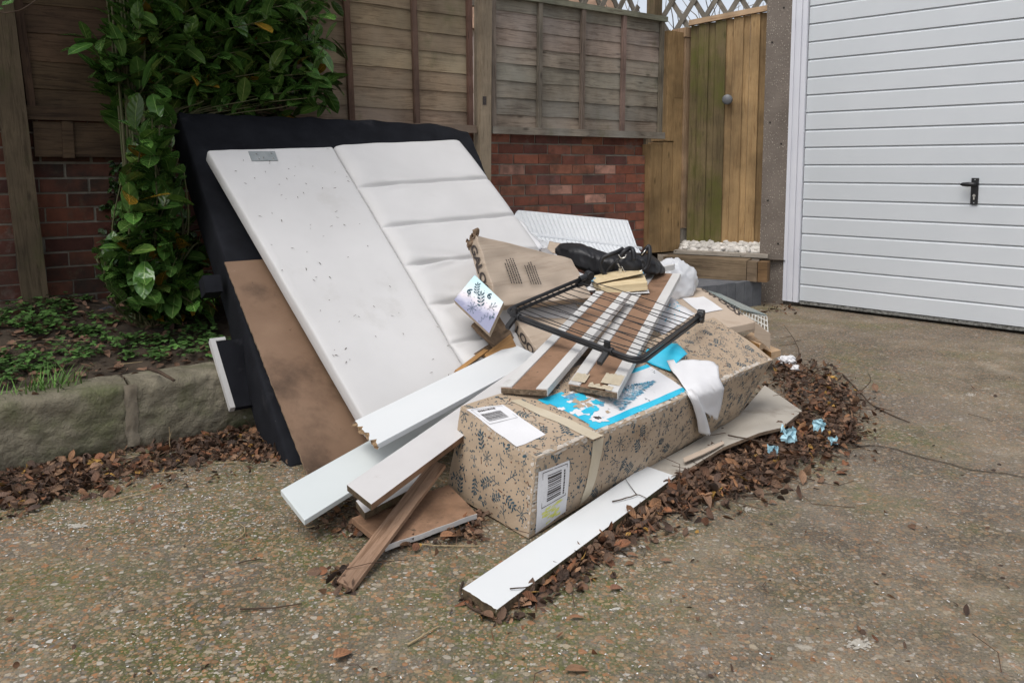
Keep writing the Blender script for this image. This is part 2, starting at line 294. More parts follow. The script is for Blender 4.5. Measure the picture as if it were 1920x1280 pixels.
# ------------------------------------------------------------ mesh kit
class M:
    def __init__(s): s.v = []; s.f = []; s.uv = []; s.mi = []; s.c = []; s.col = (1, 1, 1)
    def add(s, pts, faces, uvs=None, mi=0):
        b = len(s.v); s.v += [tuple(map(float, p)) for p in pts]
        for k, f in enumerate(faces):
            s.f.append([b+i for i in f]); s.mi.append(mi if isinstance(mi, int) else mi[k]); s.c.append(s.col)
            s.uv.append([tuple(uvs[i]) for i in f] if uvs is not None else [(0, 0)]*len(f))
        return s
    def box(s, o, a, b, c, mi=0, uo=None):
        """o corner, a length axis, b width axis, c height axis (full vectors)"""
        o, a, b, c = map(np.asarray, (o, a, b, c)); la, lb, lc = [float(np.linalg.norm(x)) for x in (a, b, c)]
        uo = (rnd.uniform(0, 9), rnd.uniform(0, 9)) if uo is None else uo
        P = [o, o+a, o+a+b, o+b, o+c, o+a+c, o+a+b+c, o+b+c]
        F = [((0, 3, 2, 1), 'ab'), ((4, 5, 6, 7), 'ab'), ((0, 1, 5, 4), 'ac'), ((3, 7, 6, 2), 'ac'), ((0, 4, 7, 3), 'cb'), ((1, 2, 6, 5), 'cb')]
        cd = [(i in (1, 2, 5, 6), i in (2, 3, 6, 7), i > 3) for i in range(8)]
        flip = np.dot(np.cross(a, b), c) < 0
        for k, (f, ax) in enumerate(F):
            u = []
            for i in f:
                q = {'a': cd[i][0]*la, 'b': cd[i][1]*lb, 'c': cd[i][2]*lc}
                u.append((q[ax[0]]+uo[0], q[ax[1]]+uo[1]))
            base = len(s.v); s.v += [tuple(P[i]) for i in f]
            fi = [base+i for i in range(4)]
            if flip: fi = fi[::-1]; u = u[::-1]
            s.f.append(fi); s.uv.append(u); s.mi.append(mi if isinstance(mi, int) else mi[k]); s.c.append(s.col)
        return s
    def grid(s, fn, nu, nv, mi=0, us=None, vs=None, uvf=None):
        us = us if us is not None else [i/nu for i in range(nu+1)]; vs = vs if vs is not None else [j/nv for j in range(nv+1)]
        pts = [fn(u, v) for v in vs for u in us]; uv = [uvf(u, v) if uvf else (u, v) for v in vs for u in us]; n = len(us)
        return s.add(pts, [(j*n+i, j*n+i+1, (j+1)*n+i+1, (j+1)*n+i) for j in range(len(vs)-1) for i in range(n-1)], uv, mi)
    def tube(s, pts, r, n=8, cap=True, closed=False, mi=0):
        pts = [np.asarray(p, float) for p in pts]; k = len(pts); rr = r if hasattr(r, '__len__') else [r]*k
        ref = None; V = []; U = []; L = 0
        for i, p in enumerate(pts):
            t = (pts[(i+1) % k]-pts[i-1]) if closed else (pts[min(i+1, k-1)]-pts[max(i-1, 0)])
            t = t/(np.linalg.norm(t)+1e-9)
            if ref is None: ref = np.cross(t, ZZ) if abs(t[2]) < .9 else np.cross(t, A(1, 0, 0))
            ref = ref-t*np.dot(ref, t); ref = nrm(ref); bi = np.cross(t, ref)
            if i: L += float(np.linalg.norm(p-pts[i-1]))
            for j in range(n):
                a = 2*math.pi*j/n; V.append(p+rr[i]*(math.cos(a)*ref+math.sin(a)*bi)); U.append((L, j/n))
        F = [(i*n+j, i*n+(j+1) % n, ((i+1) % k)*n+(j+1) % n, ((i+1) % k)*n+j) for i in range(k if closed else k-1) for j in range(n)]
        F = [f[::-1] for f in F]
        if cap and not closed: F += [tuple(range(n)), tuple((k-1)*n+j for j in reversed(range(n)))]
        return s.add(V, F, U, mi)
    def build(s, name, mat, parent=None, smooth=False, bevel=0., seg=2, weld=0., solid=0., sub=0, origin=None):
        me = bpy.data.meshes.new(name)
        if parent is not None: org = np.array(world_loc(parent))
        else:
            vv = np.array(s.v); org = A(vv[:, 0].mean(), vv[:, 1].mean(), vv[:, 2].min()) if origin is None else np.asarray(origin, float)
        me.from_pydata([tuple(np.array(v)-org) for v in s.v], [], s.f)
        me.uv_layers.new(name='UVMap'); me.color_attributes.new('col', 'FLOAT_COLOR', 'CORNER')
        flat = [c for f in s.uv for c in f]; me.uv_layers['UVMap'].data.foreach_set('uv', [x for c in flat for x in c]); ca = me.color_attributes['col']
        cc = [x for f, c in zip(s.f, s.c) for _ in f for x in (*c, 1.)]; ca.data.foreach_set('color', cc)
        mats = mat if isinstance(mat, (list, tuple)) else [mat]
        for q in mats: me.materials.append(MT[q])
        me.polygons.foreach_set('material_index', s.mi); me.polygons.foreach_set('use_smooth', [smooth]*len(s.f))
        if weld:
            bm = bmesh.new(); bm.from_mesh(me); bmesh.ops.remove_doubles(bm, verts=bm.verts, dist=weld); bmesh.ops.recalc_face_normals(bm, faces=bm.faces); bm.to_mesh(me); bm.free()
        me.update(); o = bpy.data.objects.new(name, me); C.objects.link(o)
        if parent is not None: o.parent = parent
        else: o.location = org
        if bevel:
            md = o.modifiers.new('bevel', 'BEVEL'); md.width = bevel; md.segments = seg; md.limit_method = 'ANGLE'; md.harden_normals = False
        if solid: md = o.modifiers.new('solid', 'SOLIDIFY'); md.thickness = solid; md.offset = -1
        if sub: md = o.modifiers.new('sub', 'SUBSURF'); md.levels = sub; md.render_levels = sub
        return o
def world_loc(o):
    p = Vector((0, 0, 0))
    while o is not None: p += o.location; o = o.parent
    return p
def tag(o, label=None, cat=None, group=None, kind=None):
    if label: o['label'] = label
    if cat: o['category'] = cat
    if group: o['group'] = group
    if kind: o['kind'] = kind
    return o
def thing(name, loc, label, cat, group=None):
    o = bpy.data.objects.new(name, None); C.objects.link(o); o.location = tuple(map(float, loc)); o.empty_display_size = .1
    return tag(o, label, cat, group)
def lerp(a, b, t): return a+(b-a)*t
def bil(q, u, v): return (q[0]*(1-u)+q[1]*u)*(1-v)+(q[3]*(1-u)+q[2]*u)*v
def qn(q): return nrm(np.cross(q[1]-q[0], q[3]-q[0]))
def cuts(n, L, r):
    e = [0, r*.3/L, r/L]; inner = [r/L+(1-2*r/L)*i/n for i in range(1, n)]
    return e+inner+[1-x for x in reversed(e)]
def rbox(m, q, th, r=.004, n=(1, 1, 1), disp=None, mi=(0, 0, 0, 0, 0, 0), bend=None):
    """slab: q = top quad seen from outside (p00,p10,p11,p01), th = thickness below it, edges rounded by r.
    disp(u,v) lifts the top face; bend(p,u,v) moves any point"""
    q = [np.asarray(p, float) for p in q]; N = qn(q)
    lx = float(np.linalg.norm(q[1]-q[0])+np.linalg.norm(q[2]-q[3]))/2; ly = float(np.linalg.norm(q[3]-q[0])+np.linalg.norm(q[2]-q[1]))/2
    L = (lx, ly, th); r = min(r, th*.49)
    uo = rnd.uniform(0, 9)
    def P(u, v, w):
        x = [u*lx, v*ly, w*th]; i = [min(max(x[k], r), L[k]-r) for k in range(3)]
        d = [x[k]-i[k] for k in range(3)]; l = math.sqrt(sum(k*k for k in d))
        if l > 1e-9 and r > 0: x = [i[k]+d[k]*r/l*(1 if l >= r else l/r) for k in range(3)]
        u2, v2, w2 = x[0]/lx, x[1]/ly, x[2]/th
        p = bil(q, u2, v2)-N*th*(1-w2)
        if disp: p = p+N*disp(u2, v2)*w2
        if bend is not None: p = bend(p, u2, v2)
        return p
    cu, cv, cw = cuts(n[0], lx, r), cuts(n[1], ly, r), cuts(n[2], th, r)
    m.grid(lambda u, v: P(u, v, 1), 0, 0, mi[0], cu, cv, lambda u, v: (u*lx+uo, v*ly+uo))
    m.grid(lambda u, v: P(1-u, v, 0), 0, 0, mi[1], cu, cv, lambda u, v: (u*lx+uo, v*ly+uo+3))
    m.grid(lambda u, v: P(u, 0, v), 0, 0, mi[2], cu, cw, lambda u, v: (u*lx+uo, v*th+uo+1))
    m.grid(lambda u, v: P(1-u, 1, v), 0, 0, mi[3], cu, cw, lambda u, v: (u*lx+uo, v*th+uo+2))
    m.grid(lambda u, v: P(0, 1-u, v), 0, 0, mi[4], cv, cw, lambda u, v: (v*th+uo, u*ly+uo))
    m.grid(lambda u, v: P(1, u, v), 0, 0, mi[5], cv, cw, lambda u, v: (v*th+uo, u*ly+uo))
    return P
def textmesh(txt, bold=0.):
    cu = bpy.data.curves.new('lettering', 'FONT'); cu.body = txt; cu.offset = bold; cu.resolution_u = 3
    ob = bpy.data.objects.new('lettering', cu); C.objects.link(ob); bpy.context.view_layer.update()
    me = bpy.data.meshes.new_from_object(ob.evaluated_get(bpy.context.evaluated_depsgraph_get()))
    v = np.array([x.co[:2] for x in me.vertices]); f = [tuple(p.vertices) for p in me.polygons]
    bpy.data.objects.remove(ob); bpy.data.curves.remove(cu); bpy.data.meshes.remove(me)
    return v, f
def unfold(fn, px, py, it=12):
    """(u,v) on the surface fn that is seen at pixel px,py"""
    u = v = .5
    for _ in range(it):
        a = np.array(proj(fn(u, v))); e = 1e-3
        J = np.array([(np.array(proj(fn(u+e, v)))-a)/e, (np.array(proj(fn(u, v+e)))-a)/e]).T
        d = np.linalg.solve(J, np.array([px, py])-a); u += float(np.clip(d[0], -.4, .4)); v += float(np.clip(d[1], -.4, .4))
    return u, v
def lift(fn, k):
    def g(u, v):
        e = 2e-3; n = np.cross(fn(u+e, v)-fn(u-e, v), fn(u, v+e)-fn(u, v-e)); return fn(u, v)+nrm(n)*k
    return g
def decalquad(m, fn, pix, k, n=(6, 6), mi=0):
    """flat sticker on the surface fn with its corners at four pixels"""
    q = [np.array(unfold(fn, *p)) for p in pix]; g = lift(fn, k)
    f2 = lambda u, v: g(*bil(q, u, v)); m.grid(f2, n[0], n[1], mi); return f2
def lettering(m, fn, txt, k, x0=0., x1=1., y0=0., y1=1., bold=.02, mi=0, flipx=False):
    v, f = textmesh(txt, bold); lo, hi = v.min(0), v.max(0); g = lift(fn, k)
    m.add([g(x0+(x1-x0)*(p[0]-lo[0])/(hi[0]-lo[0]), y0+(y1-y0)*(p[1]-lo[1])/(hi[1]-lo[1])) for p in v], f, None, mi)
def leaf(m, p, L, Wd, yaw, pitch, roll=0., curl=.25, fold=.25, n=4, shape=.8, pw=.8):
    """one leaf: base at p, points along yaw/pitch"""
    d = A(math.cos(yaw)*math.cos(pitch), math.sin(yaw)*math.cos(pitch), math.sin(pitch)); s0 = A(-math.sin(yaw), math.cos(yaw), 0)
    up = np.cross(d, s0); s1 = s0*math.cos(roll)+up*math.sin(roll); up = np.cross(d, s1)
    V = []; U = []
    for i in range(n+1):
        t = i/n; wv = Wd*.5*(max(0, math.sin(math.pi*min(1, t**shape*.97+.03)))**pw); c = p+d*L*t-up*L*curl*t*t
        for sgn in (-1, 0, 1):
            V.append(c+s1*wv*sgn+up*abs(sgn)*wv*fold); U.append((t, .5+.5*sgn))
    F = [(i*3+j, (i+1)*3+j, (i+1)*3+j+1, i*3+j+1) for i in range(n) for j in range(2)]
    m.add(V, F, U)
def inpoly(x, y, P):
    r = False; j = len(P)-1
    for i in range(len(P)):
        if (P[i][1] > y) != (P[j][1] > y) and x < (P[j][0]-P[i][0])*(y-P[i][1])/(P[j][1]-P[i][1])+P[i][0]: r = not r
        j = i
    return r

# ============================================================ SETTING
# driveway: one sheet to the horizon
m = M()
m.grid(lambda u, v: A(-60+120*u, -30+120*v, 0), 24, 24)
tag(m.build('driveway', 'drive', origin=(0, 0, 0)), kind='structure')

# planting bed behind the stone kerb
KO = 1.45                                                             # kerb face, metres out from the wall
def soil_z(s, o): return .225+.15*min(1, max(0, (KO-.12-o)/1.2))+.035*nz((s, o, 0), 3.)+.018*nz((s, o, 3), 11.)+.008*nz((s, o, 3), 34.)
m = M(); m.grid(lambda u, v: wf(-5+4.3*u, -.1+(KO-.04)*v, soil_z(-5+4.3*u, -.1+(KO-.04)*v)), 150, 60)
tag(m.build('planting_bed_soil', 'soil', smooth=True), kind='structure')

# stone kerb
kerb = thing('stone_kerb', wf(-3, KO, 0), 'rough mossy stone edging holding back the weedy planting bed', 'stone edging')
sj = float(np.dot(G(250, 845)-P0, WD))
def stone(s0, s1, seed):
    m = M(); L = s1-s0; H = .255
    def P(a, b, c):
        s = s0+L*a; o = KO-.17*(1-b); z = H*c
        e = min(a*L, (1-a)*L)/.02; rr = .005*max(0, 1-e)**2
        dd = .006*nz((s, z*1.3, seed), 6.)+.007*nz((s, z, seed+3), 15.)+.006*nz((s, z, seed), 34.)
        if b > .5: o += dd-rr-.008*max(0, (c-.93)/.07)**2-.012*max(0, (.2-c)/.2)
        z += (c > .5)*(.010*nz((s, b, seed), 5.)+.005*nz((s, o, seed), 21.)-.008*(b > .9))
        return wf(s, o, z)
    n = int(L/.012)
    m.grid(lambda u, v: P(u, 1, v), n, 22); m.grid(lambda u, v: P(u, 1-v, 1), n, 6); m.grid(lambda u, v: P(1, 1-u, v), 4, 22); m.grid(lambda u, v: P(0, u, v), 4, 22)
    m.build('kerb_stone', 'kerb_stone', kerb, smooth=True, weld=.0005)
stone(-4.9, -3.55, 1); stone(-3.535, sj-.006, 2); stone(sj+.006, sj+.95, 3); stone(sj+.965, -.9, 4)
for sm in (sj,):
    m = M(); m.grid(lambda u, v: wf(sm-.022+.044*u+.008*nz((v, 0, 0), 6), KO+.004+.004*math.sin(math.pi*u)+.006*nz((u, v, 0), 7)-.008*max(0, (v-.93)/.07)**2, .02+.232*v), 6, 16); m.build('mortar_joint', 'kerb_mortar', kerb, smooth=True)

# brick garden wall
bw = thing('brick_wall', wf(0, 0, 0), 'red brick garden wall under the timber fence panels', 'wall')
m = M(); BT = .075
tints = [(.23, .082, .052), (.27, .098, .06), (.20, .075, .052), (.17, .066, .05), (.30, .125, .078), (.26, .105, .072), (.15, .064, .054)]
for k in range(17):
    z0 = .03+k*BT; s = -5+(.1125 if k % 2 else 0)+rnd.uniform(-.01, .01)
    while s < 1.545:
        L = min(.215, 1.55-s)
        if L > .03:
            c = rnd.choice(tints); f = rnd.uniform(.8, 1.2)
            if rnd.random() < .05 and s > 0: c = (.46, .25, .19)
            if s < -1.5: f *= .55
            m.col = tuple(x*f for x in c); j = lambda: rnd.uniform(-.0025, .0025)
            rec = -.03 if k >= 15 else rnd.uniform(-.003, .003)
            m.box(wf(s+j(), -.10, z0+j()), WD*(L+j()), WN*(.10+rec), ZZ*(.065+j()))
        s += .225
m.build('brickwork', 'brick', bw, bevel=.004, seg=1)
m = M(); m.box(wf(-5, -.11, 0), WD*6.545, WN*.103, ZZ*1.15); m.box(wf(-5, -.11, 1.151), WD*6.545, WN*.074, ZZ*.147); m.build('mortar', 'mortar', bw)

# ---- timber fence panels, lapped boards between posts
def lean(s): return -.060 if s < -1.9 else lerp(-.052, .010, min(1, max(0, (s+1.9)/2.3)))
def fp(s, o, z, k=None):
    return wf(s+(lean(s) if k is None else k)*(z-1.28), o, z)
def fence_panel(label, s0, s1, z0, z1, mat, battens, pitch, tint, rail=.045, batmat=None, group='lapped fence panels on the brick wall'):
    t = thing('lapped_fence', wf(s0, .04, z0), label, 'fence panel', group)
    m = M(); n = int((z1-z0)/pitch+.999)
    for i in range(n):
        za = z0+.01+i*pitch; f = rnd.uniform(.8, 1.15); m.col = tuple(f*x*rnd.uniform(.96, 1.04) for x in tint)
        zb = min(za+pitch+.028, z1-.003); sd = rnd.random()*50; uo = rnd.uniform(0, 9)
        def fn(u, v):
            s = s0+(s1-s0)*u; e = .0055*nz((s*1.2, sd, 0), 2.4)+.003*nz((s, sd, 2), 9.)
            z = lerp(za+e*(1 if i else 0), zb, v); return fp(s, .050-.009*v+.003*nz((s, sd, 5), 2.), z)
        N_ = int((s1-s0)/.03)
        m.grid(fn, N_, 2, 0, None, None, lambda u, v: ((s1-s0)*u+uo, (zb-za)*v+uo))
        m.grid(lambda u, v: fn(u, 0)-WN*.006*v, N_, 1, 0, None, None, lambda u, v: ((s1-s0)*u+uo, .01*v+uo))
    m.col = tuple(x*.8 for x in tint)
    m.box(fp(s0, .028, z0), WD*(s1-s0), WN*.006, fp(s0, 0, z1)-fp(s0, 0, z0))
    m.build('lapped_boards', mat, t)
    for b in battens:
        m = M(); m.col = tuple(x*rnd.uniform(.72, .95) for x in tint); m.box(fp(b-.018, .053, z0+rail), ZZ*(z1-z0-rail-.01)+WD*lean(b)*(z1-z0-rail), WD*.036, WN*.024); m.build('batten', batmat or mat, t, bevel=.002, seg=1)
    for nm, za, zb in (('bottom_rail', z0-.006, z0+rail), ('top_rail', z1-.034, z1+.006)):
        m = M(); m.col = tuple(x*rnd.uniform(.75, .9) for x in tint); m.box(fp(s0, .054, za), fp(s1, 0, za)-fp(s0, 0, za), ZZ*(zb-za), WN*.033); m.build(nm, mat, t, bevel=.002, seg=1)
    return t
sC0, sC1 = WS(923, 240, .08)[0], WS(1246, 255, .08)[0]
bt = [WS(x, 200, .08)[0] for x in (1013, 1093, 1169, 1240)]
fence_panel('grey weathered lapped fence panel beside the new wooden gate post', sC0, sC1, 1.29, 2.245, 'weathered_fence', [sC0+.02]+bt, .118, (1, 1, 1), batmat='grey_batten')
sB0, sB1 = WS(322, 230, .08)[0], WS(893, 240, .08)[0]
fence_panel('brown lapped fence panel behind the black bed base and the laurel', sB0, sB1, 1.29, 2.60, 'weathered_fence', [WS(x, 220, .08)[0] for x in (400, 520, 662, 784, 884)], .125, (.96, .84, .70), batmat='bat_wood')
sA0, sA1 = WS(40, 230, .08)[0], sB0-.004
pa = fence_panel('dark brown lapped fence panel left of the laurel with a gravel board beneath', sA0, sA1, 1.29, 2.60, 'brown_fence', [WS(62, 210, .08)[0], WS(246, 210, .08)[0]], .135, (1, 1, 1), rail=.06)
m = M(); m.col = (.95, .95, .95); m.box(fp(sA0+.05, .045, 1.105, 0), WD*(sA1-sA0-.05), ZZ*.172, WN*.022); m.build('gravel_board', 'brown_fence', pa, bevel=.002)
m = M(); m.box(fp(sA0+.16, .05, 1.10), WD*.05, ZZ*.18, WN*.03); m.build('cleat', 'brown_fence', pa, bevel=.002)
fence_panel('dark fence panel left of the leaning mossy post', -4.9, WS(3, 300, .08)[0], 1.29, 2.60, 'brown_fence', [WS(3, 300, .08)[0]-.03], .135, (.6, .65, .5))  # darker, greener tint than the neighbouring panel

def post(name, label, s, off, wd, dp, z0, z1, k, mat, mark=None, tint=(1, 1, 1), group=None):
    base = wf(s, off, z0); m = M(); m.col = tint
    m.box(wf(s, off, z0), ZZ*(z1-z0)+WD*k*(z1-z0), WD*wd, WN*dp)
    o = m.build(name, mat, bevel=.004, origin=base); tag(o, label, 'fence post', group)
    return o
pL = W(64, 552, .09); sL = float(np.dot(pL-P0, WD))
post('fence_post', 'leaning mossy timber fence post in the weedy bed', sL-.04, .03, .108, .10, .22, 2.62, -.052, 'mossy_post', group='timber fence posts')
sM = WS(899, 300, .10)[0]
pc = post('fence_post', 'upright timber fence post marked with a 1 between two panels', sM-.005, .02, .088, .085, .1, 2.70, .010, 'post_timber', tint=(1.05, 1.05, 1.05), group='timber fence posts')
m = M(); pm_ = onplane(wf(0, .1065, 0), WN); q = [pm_(*p) for p in ((905, 197), (912, 197), (912, 181), (905, 181))]
lettering(m, lambda u, v: bil(q, u, v), '1', .001, bold=.03); m.build('painted_numeral', 'ink_black', pc)

# trellis and a bare shrub behind the right-hand fence
def trellis(label, a, b, z0, z1, off):
    t = thing('trellis_panel', a+ZZ*z0, label, 'trellis', 'trellis panels behind the fence')
    d = b-a; L = float(np.linalg.norm(d)); d = d/L; n = A(d[1], -d[0], 0); H = z1-z0
    for sg in (1, -1):
        m = M(); x = -H
        while x < L+H:
            xa, xb = x, x+H*.62
            pa_, pb_ = (xa, 0), (xb, H)
            if sg < 0: pa_, pb_ = (xb, 0), (xa, H)
            lo, hi = 0., 1.
            for t_ in (0,):
                dx = pb_[0]-pa_[0]
                ts = sorted(((0-pa_[0])/dx, (L-pa_[0])/dx)); lo, hi = max(0, ts[0]), min(1, ts[1])
            if hi-lo > .05:
                P_ = lambda t_: a+d*(pa_[0]+(pb_[0]-pa_[0])*t_)+ZZ*(z0+H*t_)
                m.col = (rnd.uniform(.75, 1.1),)*3
                v = P_(hi)-P_(lo); sd = nrm(np.cross(v, n)); m.box(P_(lo)-sd*.021+n*(.014*(sg > 0)), v, sd*.042, n*.012)
            x += .19
        m.build('diagonal_slats', 'trellis_timber', t)
    for za in (z0-.04, z1):
        m = M(); m.box(a+ZZ*za-n*.015, d*L, ZZ*.04, n*.05); m.build('rail', 'trellis_timber', t)
trellis('old diagonal trellis above the grey weathered fence panel', wf(sC0+.05, -.28, 0), wf(sC1+.02, -.28, 0), 2.24, 2.75, 0)
trellis('old diagonal trellis standing beyond the new wooden gate', A(1.32, 7.15, 0), A(2.6, 6.6, 0), 1.9, 2.75, 0)
bs = thing('bare_shrub', (2.1, 8.3, 0), 'leafless pale shrub tangled behind the trellis beyond the gate', 'shrub')
m = M(); r2 = random.Random(5)
for i in range(130):
    p = A(2.1+r2.uniform(-.9, .9), 8.4+r2.uniform(-.5, .6), r2.uniform(1.0, 2.0)); a = r2.uniform(0, 6.28); pts = [p]
    for k in range(6): a += r2.uniform(-.6, .6); p = p+A(math.cos(a)*.16, math.sin(a)*.1, r2.uniform(.05, .28)); pts.append(p)
    m.tube(pts, [.011*(1-k/8) for k in range(7)], 5)
m.build('branches', 'trellis_timber', bs, smooth=True)
m = M()
for i in range(5): m.tube([A(2.1+.1*i-.2, 8.3, -.02), A(2.0+.2*i-.2, 8.35, .7), A(1.7+.25*i-.1, 8.4, 1.6)], [.035, .028, .015], 6)
m.build('stems', 'trellis_timber', bs, smooth=True)
nb = thing('neighbouring_house', (-1.5, 15, 0), 'pale neighbouring house wall glimpsed through the trellis', 'house')
m = M(); m.box((-3, 14.5, 0), (5.4, 1.5, 0), (-1, 4, 0), ZZ*3.6); m.build('wall', 'house_render', nb)
m = M(); m.add([(-3.2, 14.3, 3.6), (2.6, 15.9, 3.6), (1.5, 20.0, 3.6), (-4.2, 18.6, 3.6), (-3.3, 16.4, 5.2), (1.7, 17.8, 5.2)], [(0, 1, 5, 4), (2, 3, 4, 5), (1, 2, 5), (3, 0, 4), (0, 3, 2, 1)]); m.build('roof', 'hardwood', nb)

# ---- gate and its posts
gA, gB = A(1.335, 6.74, 0), A(2.08, 6.40, 0)
gd = nrm(gB-gA); gn = A(gd[1], -gd[0], 0)
gpl = onplane(gA, gn)
def gs_(px): return float(np.dot(gpl(px, 300)-gA, gd))
gate = thing('wooden_gate', (*(gA[:2]), .40), 'vertical board gate, half mossy and half new timber, with a grey knob', 'gate')
xs = [1291, 1306, 1322, 1337, 1354, 1370, 1386, 1401, 1416, 1436]
def gtop(s): return 2.185+.115*s
for i in range(9):
    a, b = gs_(xs[i]), gs_(xs[i+1]); new = i >= 4; m = M(); f = rnd.uniform(.85, 1.1)
    if i == 8: f *= .75
    m.col = (f, f, f); th = .026 if i % 2 else .010
    m.box(gA+gd*a+ZZ*.41, ZZ*(gtop(a)-.41), gd*(b-a+(.010 if i % 2 else -.004)), gn*th)
    o = m.build('gate_board', 'new_timber' if new else 'mossy_board', gate, bevel=.003, seg=2)
    if i == 0: tag(o, label='green mossy board')
    if i == 4: tag(o, label='new orange board')
m = M(); a, b = gs_(1288), gs_(1445); m.box(gA+gd*a+ZZ*(gtop(a)), gd*(b-a)+ZZ*(gtop(b)-gtop(a)), ZZ*.042, gn*.045); m.build('top_capping', 'pale_timber', gate, bevel=.003)
kp = onplane(gA+gn*.02, gn)(1366, 188); m = M()
prof = [(0, .014), (.02, .014), (.026, .03), (.05, .041), (.062, .041), (.07, .032), (.071, .0)]
e1 = gd
m.grid(lambda u, v: kp+gn*lerp(prof[min(int(v*6), 5)][0], prof[min(int(v*6), 5)+1][0], v*6-min(int(v*6), 5))+lerp(prof[min(int(v*6), 5)][1], prof[min(int(v*6), 5)+1][1], v*6-min(int(v*6), 5))*(math.cos(u*6.2832)*gd+math.sin(u*6.2832)*ZZ), 24, 6)
m.build('knob', 'knob_grey', gate, smooth=True)

gpost = thing('gate_post', wf(1.6, 0, .36), 'orange new timber gate post of bolted boards beside the brick wall', 'gate post')
pp = onplane(wf(0, .07, 0), WN)
def gsp(px, py=300): return float(np.dot(pp(px, py)-P0, WD))
for nm, x0, x1, za, zb, o0, o1, mt, f in (('post_board', 1249, 1262, 1.27, 2.15, -.1, .075, 'new_timber', .95), ('post_board', 1262, 1278, 1.62, 2.15, -.1, .07, 'new_timber', .88), ('post_board', 1262, 1278, .36, 1.617, -.1, .072, 'new_timber', 1.02),
        ('post_board', 1243, 1261.5, .36, 1.26, -.1, .068, 'new_timber', .9), ('packing_board', 1221, 1242.5, .36, 1.24, -.1, .06, 'new_timber', .8), ('stop_batten', 1278.5, 1289, .55, 2.11, -.06, .085, 'pale_timber', .75), ('stop_batten', 1279, 1289, .36, .545, -.06, .08, 'trellis_timber', 1.), ('cap_block', 1277, 1296, 2.115, 2.19, -.06, .09, 'pale_timber', 1.)):
    m = M(); m.col = (f, f, f); a, b = gsp(x0), gsp(x1); m.box(wf(a, o0, za), ZZ*(zb-za), WD*(b-a-.002), WN*(o1-o0)); m.build(nm, mt, gpost, bevel=.003)
post('old_fence_post', 'old greenish grey fence post rising behind the new gate post', gsp(1256), -.22, .09, .09, .2, 2.9, 0, 'mossy_post', tint=(1.5, 1.45, 1.4))

# ---- garage
Gp = A(1.965, 6.23, 0); GD = nrm(A(.712, -.702, 0)); GN = A(GD[1], -GD[0], 0); gg = onplane(Gp, GN)
def sG(px, py=450): return float(np.dot(gg(px, py)-Gp, GD))
def gw(s, o, z): return Gp+GD*s+GN*o+ZZ*z
gar = thing('garage', gw(.6, 0, 0), 'concrete garage with a white ribbed up and over door', 'garage')
x0, x1, x2 = sG(1425), sG(1471.5), sG(1502)
m = M(); m.box(gw(x0, -.16, -.03), GD*(x1-x0), GN*.16, ZZ*3.0); m.build('pillar', 'pillar_concrete', gar, bevel=.008, seg=2)
for hx, hy in ((1471, 15), (1449, 80), (1445, 230), (1466, 270), (1441, 376), (1460, 457), (1438, 517)):
    m = M(); p = gg(hx-1, hy)+GN*.002; r = .008
    m.add([p]+[p+r*(math.cos(a*.524)*GD+math.sin(a*.524)*ZZ) for a in range(12)], [(0, i+1, (i+1) % 12+1) for i in range(12)]); m.build('bolt_hole', 'dark_gap', gar)
fr = M(); wd = x2-x1
for a, b, o in ((0, .22, .012), (.22, .34, .006), (.34, .62, .016), (.62, .72, .008), (.72, .97, .020)):
    fr.box(gw(x1+.002+wd*a, -.06, .035), GD*wd*(b-a-.004), GN*(.06+o), ZZ*2.9)
fr.build('door_frame', 'white_upvc', gar, bevel=.003, seg=2)
prof = []; z = .055; pit = .1285
prof.append((z, -.012)); zt = .0
ztop = 2.40
prof = [(.045, -.03), (.05, -.004)]
z = .05+pit-.02
while z < ztop:
    prof += [(z-.006, -.004), (z-.001, -.010), (z+.0, -.021), (z+.004, -.021)] if False else []
    prof += [(z, -.004), (z+.016, -.018), (z+.018, -.018), (z+.0195, -.004)]
    z += pit
prof.append((ztop, -.004))
m = M(); ss = [x2+.002, x2+.6, x2+1.4, x2+2.3]
V = [gw(s, o, zz) for zz, o in prof for s in ss]; n = len(ss)
m.add(V, [(j*n+i, j*n+i+1, (j+1)*n+i+1, (j+1)*n+i) for j in range(len(prof)-1) for i in range(n-1)])
m.box(gw(x2+.002, -.05, .045), GD*2.3, GN*.018, ZZ*2.36)
door = m.build('garage_door', 'garage_white', gar)
m = M(); m.box(gw(x2+.002, -.048, .022), GD*2.3, GN*.040, ZZ*.022); m.build('door_seal', 'door_grime', gar)
m = M(); m.box(gw(x2-.02, -.2, -.01), GD*2.4, GN*.1, ZZ*.3); m.build('interior_shade_block', 'dark_gap', gar)  # near-black block stands in for the shade behind the door's bottom gap
m = M(); m.box(gw(x1, -.3, 2.94), GD*3.2, GN*.36, ZZ*.25); m.build('lintel', 'pillar_concrete', gar)
m = M(); m.box(gw(x0, -4.2, -.02), GN*4.03, GD*.06, ZZ*2.95); m.build('side_wall', 'pillar_concrete', gar)
